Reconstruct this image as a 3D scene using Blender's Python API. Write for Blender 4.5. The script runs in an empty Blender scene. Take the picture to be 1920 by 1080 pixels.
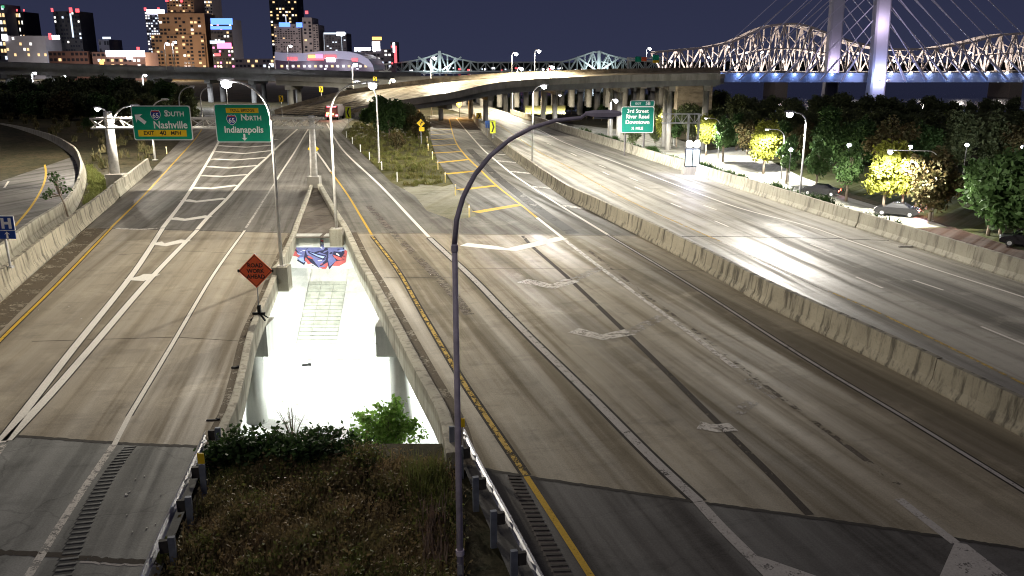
import bpy, bmesh, math, random
from mathutils import Vector, Matrix, Euler
R = math.radians
rnd = random.Random(7)
scene = bpy.context.scene
C = scene.collection

# ------------------------------------------------------------------ camera, sky, exposure
CAM_H, PITCH, FPX = 11.0, R(14.9), 1591.0
cam_d = bpy.data.cameras.new('camera'); cam = bpy.data.objects.new('camera', cam_d); C.objects.link(cam)
cam.location = (0, 0, CAM_H); cam.rotation_euler = (R(90) - PITCH, 0, 0)
cam_d.sensor_width = 36; cam_d.lens = 36 * FPX / 1920; cam_d.clip_start = 0.5; cam_d.clip_end = 9000
scene.camera = cam
w = bpy.data.worlds.new('World'); scene.world = w; w.use_nodes = True
nt = w.node_tree; nt.nodes.clear()
wo = nt.nodes.new('ShaderNodeOutputWorld'); sky = nt.nodes.new('ShaderNodeTexSky')
sky.sky_type = 'NISHITA'; sky.sun_disc = False; sky.sun_elevation = R(-6); sky.sun_rotation = R(-120)
b1 = nt.nodes.new('ShaderNodeBackground'); b1.inputs['Strength'].default_value = 0.02
b2 = nt.nodes.new('ShaderNodeBackground'); b2.inputs['Color'].default_value = (0.0205, 0.024, 0.055, 1); b2.inputs['Strength'].default_value = 1.0   # city glow on the night air
tcw = nt.nodes.new('ShaderNodeTexCoord'); sxw = nt.nodes.new('ShaderNodeSeparateXYZ'); nt.links.new(tcw.outputs['Generated'], sxw.inputs[0])
rw_ = nt.nodes.new('ShaderNodeValToRGB'); rw_.color_ramp.elements[0].position = 0.0; rw_.color_ramp.elements[0].color = (0.027, 0.031, 0.064, 1); rw_.color_ramp.elements[1].position = 0.3; rw_.color_ramp.elements[1].color = (0.012, 0.013, 0.038, 1)
nt.links.new(sxw.outputs[2], rw_.inputs[0]); nt.links.new(rw_.outputs[0], b2.inputs['Color'])     # the glow thins out with height
ad = nt.nodes.new('ShaderNodeAddShader')
nt.links.new(sky.outputs[0], b1.inputs['Color']); nt.links.new(b1.outputs[0], ad.inputs[0]); nt.links.new(b2.outputs[0], ad.inputs[1])
nt.links.new(ad.outputs[0], wo.inputs['Surface'])
sun_d = bpy.data.lights.new('added_fill', 'SUN'); sun_d.energy = 0.3; sun_d.angle = R(12); sun_d.color = (1, 0.93, 0.84)  # fill added behind the camera to lift the weeds and the near pole
sun = bpy.data.objects.new('added_fill', sun_d); C.objects.link(sun); sun.rotation_euler = (R(42), 0, R(-28))
vs = scene.view_settings; vs.view_transform = 'Standard'; vs.look = 'None'; vs.exposure = 0.15; vs.gamma = 1
scene.render.engine = 'CYCLES'
cy = scene.cycles
cy.use_denoising = True; cy.filter_width = 1.1; cy.max_bounces = 5; cy.diffuse_bounces = 2; cy.glossy_bounces = 2; cy.transmission_bounces = 2
cy.sample_clamp_indirect = 3; cy.caustics_reflective = False; cy.caustics_refractive = False; cy.use_light_tree = True

# ------------------------------------------------------------------ projection helpers: photo pixel -> a point of the place
SP, CP = math.sin(PITCH), math.cos(PITCH)
def ray(px, py):
    cx = (px - 960) / FPX; c = (py - 540) / FPX
    return Vector((cx, CP - c * SP, -(SP + c * CP)))
def G(px, py, z=0.0):
    d = ray(px, py); t = (z - CAM_H) / d.z
    return Vector((0, 0, CAM_H)) + d * t
def D(px, py, Y):
    d = ray(px, py)
    return Vector((0, 0, CAM_H)) + d * (Y / d.y)

# ------------------------------------------------------------------ materials
MATS = {}
def newmat(name):
    m = bpy.data.materials.new(name); m.use_nodes = True
    n = m.node_tree.nodes; l = m.node_tree.links
    return m, n, l, n['Principled BSDF']
def ramp(n, l, fac, stops):
    r = n.new('ShaderNodeValToRGB'); e = r.color_ramp.elements
    while len(e) < len(stops): e.new(0.5)
    for k, (p, c) in enumerate(stops):
        e[k].position = p; e[k].color = (c[0], c[1], c[2], 1) if hasattr(c, '__len__') else (c, c, c, 1)
    l.new(fac, r.inputs[0]); return r.outputs[0]
def noise(n, l, scale, detail=4, rough=0.55, vec=None):
    t = n.new('ShaderNodeTexNoise'); t.inputs['Scale'].default_value = scale; t.inputs['Detail'].default_value = detail; t.inputs['Roughness'].default_value = rough
    if vec is not None: l.new(vec, t.inputs['Vector'])
    return t.outputs[0]
def coords(n, l, rotz=0, scale=(1, 1, 1), world=True):
    tc = n.new('ShaderNodeNewGeometry').outputs['Position'] if world else n.new('ShaderNodeTexCoord').outputs['Object']
    mp = n.new('ShaderNodeMapping'); mp.vector_type = 'POINT'
    if rotz:                                                # turn first, then stretch
        m0 = n.new('ShaderNodeMapping'); m0.inputs['Rotation'].default_value = (0, 0, rotz); l.new(tc, m0.inputs['Vector']); tc = m0.outputs[0]
    mp.inputs['Scale'].default_value = scale
    l.new(tc, mp.inputs['Vector']); return mp.outputs[0]
def mix(n, l, a, b, fac, mode='MIX'):
    x = n.new('ShaderNodeMix'); x.data_type = 'RGBA'; x.blend_type = mode
    for v, s in ((fac, 0), (a, 6), (b, 7)):
        if isinstance(v, (int, float)): x.inputs[s].default_value = v
        elif isinstance(v, tuple): x.inputs[s].default_value = (*v, 1)
        else: l.new(v, x.inputs[s])
    return x.outputs[2]
def bump(n, l, b, h, strength=0.3, dist=0.02):
    k = n.new('ShaderNodeBump'); k.inputs['Strength'].default_value = strength; k.inputs['Distance'].default_value = dist
    l.new(h, k.inputs['Height']); l.new(k.outputs[0], b.inputs['Normal'])
def plain(name, col, rough=0.6, metal=0.0, var=0.25, scale=3.0, spec=0.3):
    if name in MATS: return MATS[name]
    m, n, l, b = newmat(name)
    v = coords(n, l, world=False)
    f = noise(n, l, scale, 5, 0.6, v)
    lo = tuple(c * (1 - var) for c in col); hi = tuple(min(1, c * (1 + var)) for c in col)
    l.new(ramp(n, l, f, [(0.3, lo), (0.7, hi)]), b.inputs['Base Color'])
    b.inputs['Roughness'].default_value = rough; b.inputs['Metallic'].default_value = metal; b.inputs['Specular IOR Level'].default_value = spec
    MATS[name] = m; return m
def glow(name, col, strength):
    if name in MATS: return MATS[name]
    m, n, l, b = newmat(name)
    b.inputs['Base Color'].default_value = (0.02, 0.02, 0.02, 1)
    b.inputs['Emission Color'].default_value = (*col, 1); b.inputs['Emission Strength'].default_value = strength
    m.cycles.emission_sampling = 'NONE'
    MATS[name] = m; return m
def pavement(name, base, stain, heading, rough=(0.45, 0.75), streak=0.6, spec=0.35, crack=0.0, streak_scale=1.3, mottled=0.5):
    """road surface: mottled colour, wheel-track streaks running along the heading, worn tracks smoother"""
    m, n, l, b = newmat(name)
    v = coords(n, l)
    vs_ = coords(n, l, heading, (streak_scale, 0.035, 1))
    vx = coords(n, l, heading, (0.25, 0.9, 1))
    big = noise(n, l, 0.11, 6, 0.62, v); mid = noise(n, l, 0.9, 6, 0.65, v); fine = noise(n, l, 22, 4, 0.7, v)
    stk = noise(n, l, 1.0, 5, 0.6, vs_); crs = noise(n, l, 1.0, 5, 0.7, vx)
    bnd = noise(n, l, 1.0, 3, 0.5, coords(n, l, heading, (0.42, 0.009, 1)))
    blo = noise(n, l, 0.33, 7, 0.7, v)
    c = mix(n, l, base, stain, ramp(n, l, big, [(0.36, 0), (0.68, 1)]))
    c = mix(n, l, c, tuple(x * 0.62 for x in stain), ramp(n, l, bnd, [(0.46, 0), (0.6, streak)]))
    c = mix(n, l, c, tuple(min(1, x * 1.2) for x in base), ramp(n, l, blo, [(0.3, 0.7), (0.46, 0)]))
    c = mix(n, l, c, tuple(x * 0.5 for x in stain), ramp(n, l, blo, [(0.56, 0), (0.7, 0.6)]))
    c = mix(n, l, c, tuple(x * 0.45 for x in stain), ramp(n, l, stk, [(0.5, 0), (0.72, streak)]))
    c = mix(n, l, c, tuple(min(1, x * 1.25) for x in base), ramp(n, l, stk, [(0.28, streak * 0.6), (0.45, 0)]))
    c = mix(n, l, c, tuple(x * 0.6 for x in stain), ramp(n, l, crs, [(0.56, 0), (0.7, mottled)]))
    c = mix(n, l, c, tuple(x * 0.5 for x in stain), ramp(n, l, mid, [(0.55, 0), (0.8, 0.55)]))
    fm = n.new('ShaderNodeMix'); fm.data_type = 'RGBA'; fm.blend_type = 'MULTIPLY'; fm.inputs[0].default_value = 1
    l.new(c, fm.inputs[6]); l.new(ramp(n, l, fine, [(0.3, 0.72), (0.7, 1.12)]), fm.inputs[7]); c = fm.outputs[2]
    if crack:
        vo = n.new('ShaderNodeTexVoronoi'); vo.feature = 'DISTANCE_TO_EDGE'; vo.inputs['Scale'].default_value = 0.35
        wv = n.new('ShaderNodeVectorMath'); wv.operation = 'ADD'
        nn = n.new('ShaderNodeTexNoise'); nn.inputs['Scale'].default_value = 0.8; nn.inputs['Detail'].default_value = 5; l.new(v, nn.inputs['Vector'])
        l.new(v, wv.inputs[0]); l.new(nn.outputs[1], wv.inputs[1]); l.new(wv.outputs[0], vo.inputs['Vector'])
        c = mix(n, l, c, tuple(x * 0.25 for x in stain), ramp(n, l, vo.outputs[0], [(0.0, crack), (0.012, 0)]))
    l.new(c, b.inputs['Base Color'])
    rr = ramp(n, l, stk, [(0.3, rough[0]), (0.62, rough[1])]); l.new(rr, b.inputs['Roughness'])
    l.new(ramp(n, l, stk, [(0.4, spec * 1.6), (0.58, spec * 0.1)]), b.inputs['Specular IOR Level'])
    bump(n, l, b, fine, 0.25, 0.01)
    MATS[name] = m; return m
def weathered(name, base, dark, drip=0.8, drip_scale=(2.2, 2.2, 0.22), rough=0.85):
    """cast concrete: dark vertical drips and stains"""
    m, n, l, b = newmat(name)
    v = coords(n, l); vd = coords(n, l, 0, drip_scale)
    big = noise(n, l, 0.5, 5, 0.6, v); d = noise(n, l, 1.0, 6, 0.62, vd); fine = noise(n, l, 14, 4, 0.6, v)
    c = mix(n, l, base, tuple(x * 0.72 for x in base), ramp(n, l, big, [(0.35, 0), (0.7, 1)]))
    c = mix(n, l, c, dark, ramp(n, l, d, [(0.49, 0), (0.62, drip)]))
    c = mix(n, l, c, dark, ramp(n, l, fine, [(0.55, 0), (0.8, 0.5)]))
    l.new(c, b.inputs['Base Color']); b.inputs['Roughness'].default_value = rough; b.inputs['Specular IOR Level'].default_value = 0.2
    bump(n, l, b, fine, 0.3, 0.01)
    MATS[name] = m; return m
def paint(name, col, under, wear=0.35, scale=2.2):
    m, n, l, b = newmat(name)
    v = coords(n, l); f = noise(n, l, scale, 8, 0.75, v); g = noise(n, l, 15, 4, 0.7, v)
    c = mix(n, l, col, tuple(x * 0.75 for x in col), ramp(n, l, g, [(0.4, 0), (0.7, 1)]))
    l.new(c, b.inputs['Base Color']); b.inputs['Roughness'].default_value = 0.85; b.inputs['Specular IOR Level'].default_value = 0.08
    f2 = noise(n, l, scale * 7, 5, 0.7, v)
    ff = mix(n, l, f, f2, 0.35)
    t = n.new('ShaderNodeBsdfTransparent'); ms = n.new('ShaderNodeMixShader')     # where the film has worn off the road shows through
    l.new(ramp(n, l, ff, [(0.64 - wear * 0.4, 0), (0.70 - wear * 0.4, 0.96)]), ms.inputs[0])
    o = n['Material Output']; l.new(b.outputs[0], ms.inputs[1]); l.new(t.outputs[0], ms.inputs[2]); l.new(ms.outputs[0], o.inputs['Surface'])
    MATS[name] = m; return m
def leafmat(name, a, c2, trans=0.25):
    m, n, l, b = newmat(name)
    v = coords(n, l); f = noise(n, l, 1.1, 4, 0.7, v); g = noise(n, l, 9, 2, 0.5, v)
    c = mix(n, l, a, c2, ramp(n, l, f, [(0.35, 0), (0.65, 1)]))
    c = mix(n, l, c, tuple(x * 0.5 for x in a), ramp(n, l, g, [(0.5, 0), (0.75, 0.8)]))
    l.new(c, b.inputs['Base Color']); b.inputs['Roughness'].default_value = 0.6; b.inputs['Specular IOR Level'].default_value = 0.2
    t = n.new('ShaderNodeBsdfTranslucent'); l.new(c, t.inputs['Color'])
    ms = n.new('ShaderNodeMixShader'); ms.inputs[0].default_value = trans
    o = n['Material Output']; l.new(b.outputs[0], ms.inputs[1]); l.new(t.outputs[0], ms.inputs[2]); l.new(ms.outputs[0], o.inputs['Surface'])
    MATS[name] = m; return m

HL, HR, HH = math.atan(0.186), math.atan(0.288), math.atan(0.182)      # headings of the three roadways, left of straight ahead
M_deckL = pavement('concrete_deck_left', (0.40, 0.35, 0.265), (0.31, 0.265, 0.20), -HL, (0.6, 0.8), 0.45, 0.25)
M_deckR = pavement('concrete_deck_right', (0.35, 0.305, 0.225), (0.245, 0.21, 0.15), -HR, (0.55, 0.78), 0.65, 0.2)
M_asphL = pavement('asphalt_left', (0.23, 0.21, 0.18), (0.16, 0.148, 0.13), -HL, (0.6, 0.8), 0.5, 0.25, 0.5)
M_asphLN = pavement('asphalt_near', (0.27, 0.27, 0.255), (0.19, 0.19, 0.175), -HL, (0.65, 0.85), 0.3, 0.2, 0.35)
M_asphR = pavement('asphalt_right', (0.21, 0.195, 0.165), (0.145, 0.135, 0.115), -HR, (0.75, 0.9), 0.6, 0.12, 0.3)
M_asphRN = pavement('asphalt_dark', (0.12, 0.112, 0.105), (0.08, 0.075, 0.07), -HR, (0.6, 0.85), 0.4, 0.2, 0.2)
M_high = pavement('highway_concrete', (0.44, 0.41, 0.345), (0.32, 0.30, 0.255), -HH, (0.48, 0.7), 0.95, 0.22, 0.0, 0.9)
M_loop = pavement('asphalt_loop', (0.18, 0.17, 0.155), (0.13, 0.12, 0.11), 0.3, (0.6, 0.8), 0.3, 0.2, 0.3)
M_fly = pavement('flyover_deck', (0.42, 0.35, 0.25), (0.30, 0.25, 0.18), 1.2, (0.5, 0.7), 0.7, 0.3)
M_street = pavement('street_concrete', (0.62, 0.62, 0.60), (0.5, 0.5, 0.48), 1.5, (0.6, 0.8), 0.2, 0.2)
M_barr = weathered('barrier_concrete', (0.37, 0.335, 0.255), (0.06, 0.053, 0.043), 0.8, (2.6, 2.6, 0.22))
M_barr2 = weathered('pale_barrier_concrete', (0.47, 0.44, 0.35), (0.12, 0.105, 0.085), 0.6, (2.4, 2.4, 0.22))
M_conc = weathered('structure_concrete', (0.36, 0.34, 0.30), (0.12, 0.11, 0.10), 0.5, (0.6, 0.6, 0.12))
M_concd = weathered('grey_girder_concrete', (0.22, 0.22, 0.22), (0.09, 0.09, 0.09), 0.4, (0.3, 0.3, 0.1))
M_abut = weathered('abutment_concrete', (0.62, 0.62, 0.57), (0.30, 0.31, 0.27), 0.35)
M_white = paint('white_paint', (0.80, 0.76, 0.68), (0.30, 0.27, 0.22), 0.12)
M_whitew = paint('worn_white_paint', (0.66, 0.62, 0.56), (0.33, 0.28, 0.22), 0.36, 3.5)
M_whitef = paint('faded_white_paint', (0.46, 0.43, 0.40), (0.30, 0.26, 0.21), 0.24, 2.5)
M_ghost = paint('ghost_white_paint', (0.44, 0.41, 0.37), (0.3, 0.26, 0.21), 0.46, 3.0)
M_yel = paint('yellow_paint', (0.62, 0.40, 0.06), (0.28, 0.24, 0.18), 0.2)
M_yelw = paint('worn_yellow_paint', (0.55, 0.38, 0.10), (0.26, 0.23, 0.19), 0.38)
M_black = paint('black_contrast_paint', (0.05, 0.045, 0.04), (0.25, 0.21, 0.17), 0.2)
M_tar = paint('crack_sealant', (0.07, 0.06, 0.05), (0.25, 0.21, 0.17), 0.25, 0.8)
M_joint = plain('joint_rubber', (0.035, 0.03, 0.025), 0.9)
M_steel = plain('galvanised_steel', (0.42, 0.42, 0.42), 0.5, 0.3)
M_steell = plain('pale_galvanised_steel', (0.62, 0.60, 0.56), 0.55, 0.1)
M_rail = plain('guardrail_steel', (0.50, 0.50, 0.52), 0.4, 0.5)
M_post = plain('weathered_blue_grey_post', (0.20, 0.22, 0.26), 0.7, 0.2)
M_dark = plain('black_rubber', (0.012, 0.012, 0.012), 0.8)
M_pole = plain('dark_bronze_pole', (0.13, 0.12, 0.12), 0.4, 0.6)
M_green = plain('sign_green', (0.004, 0.31, 0.19), 0.5, 0, 0.06)
M_green2 = plain('sign_green_deep', (0.004, 0.19, 0.14), 0.5, 0, 0.06)
M_signw = plain('sign_white', (0.94, 0.95, 0.94), 0.5, 0, 0.04)
M_signy = plain('sign_yellow', (0.85, 0.56, 0.02), 0.5, 0, 0.06)
M_signb = plain('sign_black', (0.02, 0.02, 0.02), 0.6)
M_blue = plain('sign_blue', (0.015, 0.06, 0.32), 0.5, 0, 0.06)
M_red = plain('sign_red', (0.55, 0.06, 0.06), 0.5, 0, 0.06)
M_orange = plain('sign_orange', (0.95, 0.15, 0.05), 0.6, 0, 0.05)
M_back = plain('sign_back_aluminium', (0.45, 0.45, 0.45), 0.5, 0.4)
M_bark = plain('bark', (0.20, 0.16, 0.12), 0.9)
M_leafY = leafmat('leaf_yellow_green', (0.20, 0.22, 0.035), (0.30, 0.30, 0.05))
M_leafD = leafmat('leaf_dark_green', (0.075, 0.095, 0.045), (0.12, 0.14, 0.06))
M_leafO = leafmat('leaf_autumn_brown', (0.10, 0.07, 0.03), (0.06, 0.065, 0.025))
M_leafG = leafmat('leaf_fresh_green', (0.17, 0.32, 0.06), (0.26, 0.42, 0.10), 0.45)
M_leafB = leafmat('leaf_bush_green', (0.04, 0.08, 0.022), (0.07, 0.12, 0.04))
M_weed = leafmat('weed_brown', (0.32, 0.23, 0.12), (0.20, 0.17, 0.07))
M_weedg = leafmat('weed_green', (0.22, 0.24, 0.07), (0.15, 0.17, 0.05))
M_grass = leafmat('verge_grass_blades', (0.13, 0.15, 0.035), (0.19, 0.16, 0.06))

# ------------------------------------------------------------------ mesh helpers
def wloc(o):
    v = Vector((0, 0, 0))
    while o is not None:
        v += o.location; o = o.parent
    return v
def link(o, parent=None):
    C.objects.link(o)
    if parent is not None: o.parent = parent
    return o
class MB:
    def __init__(s): s.v = []; s.f = []
    def add(s, vs_, fs):
        k = len(s.v); s.v += [Vector(p) for p in vs_]; s.f += [tuple(i + k for i in f) for f in fs]; return s
    def box(s, c, size, rz=0.0, rot=None):
        m = rot if rot is not None else Matrix.Rotation(rz, 3, 'Z')
        c = Vector(c); hx, hy, hz = (x / 2 for x in size)
        vs_ = [c + m @ Vector((x * hx, y * hy, z * hz)) for z in (-1, 1) for y in (-1, 1) for x in (-1, 1)]
        return s.add(vs_, [(0, 2, 3, 1), (4, 5, 7, 6), (0, 1, 5, 4), (2, 6, 7, 3), (0, 4, 6, 2), (1, 3, 7, 5)])
    def bar(s, a, b, w_, h_=None):
        a = Vector(a); b = Vector(b); d = b - a; L = d.length
        if L < 1e-6: return s
        rot = d.to_track_quat('Y', 'Z').to_matrix()
        return s.box((a + b) / 2, (w_, L, h_ or w_), rot=rot)
    def tube(s, pts, rad, n=10, cap=True):
        pts = [Vector(p) for p in pts]; k0 = len(s.v); rads = rad if hasattr(rad, '__len__') else [rad] * len(pts)
        up = Vector((0.0123, 0.9, 0.1)).normalized()
        for i, p in enumerate(pts):
            t = (pts[min(i + 1, len(pts) - 1)] - pts[max(i - 1, 0)]).normalized()
            a = t.cross(up)
            if a.length < 1e-3: a = t.cross(Vector((1, 0, 0)))
            a.normalize(); b = a.cross(t)
            for j in range(n):
                an = 2 * math.pi * j / n
                s.v.append(p + (a * math.cos(an) + b * math.sin(an)) * rads[i])
        for i in range(len(pts) - 1):
            for j in range(n):
                s.f.append((k0 + i * n + j, k0 + i * n + (j + 1) % n, k0 + (i + 1) * n + (j + 1) % n, k0 + (i + 1) * n + j))
        if cap:
            s.f.append(tuple(k0 + j for j in reversed(range(n)))); s.f.append(tuple(k0 + (len(pts) - 1) * n + j for j in range(n)))
        return s
    def poly(s, pts):
        return s.add(pts, [tuple(range(len(pts)))])
    def prism(s, pts, z0, z1):
        n = len(pts)
        vs_ = [(p[0], p[1], z1) for p in pts] + [(p[0], p[1], z0) for p in pts]
        return s.add(vs_, [tuple(range(n)), tuple(reversed(range(n, 2 * n)))] + [(i, i + n, (i + 1) % n + n, (i + 1) % n) for i in range(n)])
    def lathe(s, prof, c=(0, 0, 0), n=12):
        k0 = len(s.v); c = Vector(c)
        for r_, z in prof:
            for j in range(n):
                a = 2 * math.pi * j / n; s.v.append(c + Vector((r_ * math.cos(a), r_ * math.sin(a), z)))
        for i in range(len(prof) - 1):
            for j in range(n): s.f.append((k0 + i * n + j, k0 + i * n + (j + 1) % n, k0 + (i + 1) * n + (j + 1) % n, k0 + (i + 1) * n + j))
        return s
    def strip(s, A, B):
        n = len(A); return s.add(list(A) + list(B), [(i, i + 1, n + i + 1, n + i) for i in range(n - 1)])
    def mesh(s, name, mat, off=Vector((0, 0, 0)), smooth=False):
        me = bpy.data.meshes.new(name)
        me.from_pydata([tuple(p - off) for p in s.v], [], s.f)
        me.materials.append(mat)
        if smooth:
            for p in me.polygons: p.use_smooth = True
        me.update(); return me
    def build(s, name, mat, parent=None, smooth=False):
        """link as one mesh object; vertices are given in world space unless the parent sits at the origin"""
        me = s.mesh(name, mat, wloc(parent) if parent is not None else Vector((0, 0, 0)), smooth)
        return link(bpy.data.objects.new(name, me), parent)
def tag(o, label, cat, group=None):
    o['label'] = label; o['category'] = cat
    if group: o['group'] = group
    return o
def struct(o, kind='structure'):
    o['kind'] = kind; return o
def thing(name, label, cat, loc=(0, 0, 0), group=None, rz=0.0):
    o = bpy.data.objects.new(name, None); C.objects.link(o); o.location = loc; o.rotation_euler = (0, 0, rz); o.empty_display_size = 0.2
    return tag(o, label, cat, group)
def copy_tree(o, parent=None):
    c = o.copy(); C.objects.link(c); c.parent = parent
    for ch in o.children: copy_tree(ch, c)
    return c
_unit = {}
def beam(name, a, b, w_, h_, mat, parent):
    """a straight member as an object of its own; all members of one material share one unit mesh"""
    if mat.name not in _unit: _unit[mat.name] = MB().box((0, 0, 0), (1, 1, 1)).mesh('member_' + mat.name, mat)
    a = Vector(a); b = Vector(b); d = b - a
    o = bpy.data.objects.new(name, _unit[mat.name]); link(o, parent)
    o.rotation_mode = 'QUATERNION'; o.rotation_quaternion = d.to_track_quat('Y', 'Z')
    o.location = (a + b) / 2 - wloc(parent); o.scale = (w_, d.length, h_)
    return o
def text_mesh(s, size, bold=0.0, width=1.0):
    cu = bpy.data.curves.new('lettering', 'FONT'); cu.body = s; cu.size = size; cu.align_x = 'CENTER'; cu.align_y = 'CENTER'; cu.offset = bold; cu.resolution_u = 3
    o = bpy.data.objects.new('lettering', cu); C.objects.link(o)
    dg = bpy.context.evaluated_depsgraph_get()
    me = bpy.data.meshes.new_from_object(o.evaluated_get(dg)); bpy.data.objects.remove(o)
    return [(v.co.x * width, v.co.y) for v in me.vertices], [tuple(p.vertices) for p in me.polygons]
def lettering(s, cx, cz, size, mat, parent, y=-0.03, bold=0.0, width=1.0, shear=0.0):
    """upright letters in the parent's own x-z plane"""
    v, f = text_mesh(s, size, bold, width)
    me = bpy.data.meshes.new('lettering'); me.from_pydata([(cx + a + shear * b, y, cz + b) for a, b in v], [], f); me.materials.append(mat)
    return link(bpy.data.objects.new('lettering', me), parent)
def flat(name, pts, mat, parent, y=-0.02, thick=0.0):
    """a flat shape in the parent's x-z plane"""
    n = len(pts); mb = MB()
    if thick: mb.add([(x, y, z) for x, z in pts] + [(x, y + thick, z) for x, z in pts], [tuple(range(n)), tuple(reversed(range(n, 2 * n)))] + [(i, (i + 1) % n, (i + 1) % n + n, i + n) for i in range(n)])
    else: mb.add([(x, y, z) for x, z in pts], [tuple(range(n))])
    me = mb.mesh(name, mat); return link(bpy.data.objects.new(name, me), parent)
def rrect(x0, x1, z0, z1, r, n=4):
    out = []
    for cx, cz, a0 in ((x1 - r, z0 + r, -90), (x1 - r, z1 - r, 0), (x0 + r, z1 - r, 90), (x0 + r, z0 + r, 180)):
        for k in range(n + 1):
            a = R(a0 + 90 * k / n); out.append((cx + r * math.cos(a), cz + r * math.sin(a)))
    return out
def resample(pts, step):
    out = [Vector(pts[0])]; carry = 0
    for a, b in zip(pts, pts[1:]):
        a = Vector(a); b = Vector(b); L = (b - a).length; n = max(1, round(L / step))
        for k in range(1, n + 1): out.append(a.lerp(b, k / n))
    return out
def smooth_line(pts, n=6):
    """Catmull-Rom through the points"""
    P = [Vector(p) for p in pts]; P = [P[0] * 2 - P[1]] + P + [P[-1] * 2 - P[-2]]; out = []
    for i in range(1, len(P) - 2):
        p0, p1, p2, p3 = P[i - 1:i + 3]
        for k in range(n):
            t = k / n
            out.append(0.5 * ((2 * p1) + (p2 - p0) * t + (2 * p0 - 5 * p1 + 4 * p2 - p3) * t * t + (3 * p1 - p0 - 3 * p2 + p3) * t ** 3))
    out.append(P[-2]); return out
def offset_line(pts, d):
    """shift a plan line sideways by d (positive: right of travel)"""
    out = []
    for i, p in enumerate(pts):
        t = (pts[min(i + 1, len(pts) - 1)] - pts[max(i - 1, 0)]); t.z = 0; t.normalize()
        out.append(p + Vector((t.y, -t.x, 0)) * d)
    return out
def stripe(name, px, width, mat, parent, z=0.008, smooth=True, world=None, edge=None):
    pts = world or [G(x, y, z) for x, y in px]
    if smooth and len(pts) > 2: pts = smooth_line(pts, 5)
    if edge: MB().strip(offset_line(pts, -width / 2 - edge), offset_line(pts, width / 2 + edge)).build('contrast_line', M_black, parent).location.z -= 0.004
    return MB().strip(offset_line(pts, -width / 2), offset_line(pts, width / 2)).build(name, mat, parent)
def gpoly(px, z=0.0): return [G(x, y, z) for x, y in px]

# ------------------------------------------------------------------ lamps: a luminaire that spreads its light evenly over the road
def lamp_light(parent, loc, power, col=(1, 0.92, 0.77), radius=0.22, down=True, kmax=9.0):
    ld = bpy.data.lights.new('lamp_light', 'POINT'); ld.energy = power; ld.color = col; ld.shadow_soft_size = radius
    if down:                                                # batwing distribution of a cut-off road luminaire
        ld.use_nodes = True; n = ld.node_tree.nodes; l = ld.node_tree.links
        em = n['Emission']; tc = n.new('ShaderNodeTexCoord'); sx = n.new('ShaderNodeSeparateXYZ'); l.new(tc.outputs['Normal'], sx.inputs[0])
        def mth(op, a, b=None):
            k = n.new('ShaderNodeMath'); k.operation = op
            for i, v in enumerate((a, b)):
                if v is None: continue
                if isinstance(v, (int, float)): k.inputs[i].default_value = v
                else: l.new(v, k.inputs[i])
            return k.outputs[0]
        c = mth('MULTIPLY', sx.outputs[2], -1.0)
        cc = mth('MAXIMUM', c, 0.02)
        k = mth('MINIMUM', mth('POWER', cc, -2.4), kmax)
        gate = n.new('ShaderNodeMapRange'); gate.interpolation_type = 'SMOOTHSTEP'
        gate.inputs['From Min'].default_value = 0.03; gate.inputs['From Max'].default_value = 0.28; l.new(c, gate.inputs['Value'])
        l.new(mth('MULTIPLY', k, gate.outputs[0]), em.inputs['Strength'])
    o = bpy.data.objects.new('lamp_light', ld); link(o, parent); o.location = Vector(loc) - wloc(parent)
    return o
M_lens = glow('lit_lamp_lens', (0.86, 0.9, 1.0), 40)
M_lensoff = plain('unlit_lamp_lens', (0.4, 0.4, 0.4), 0.2)
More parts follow.
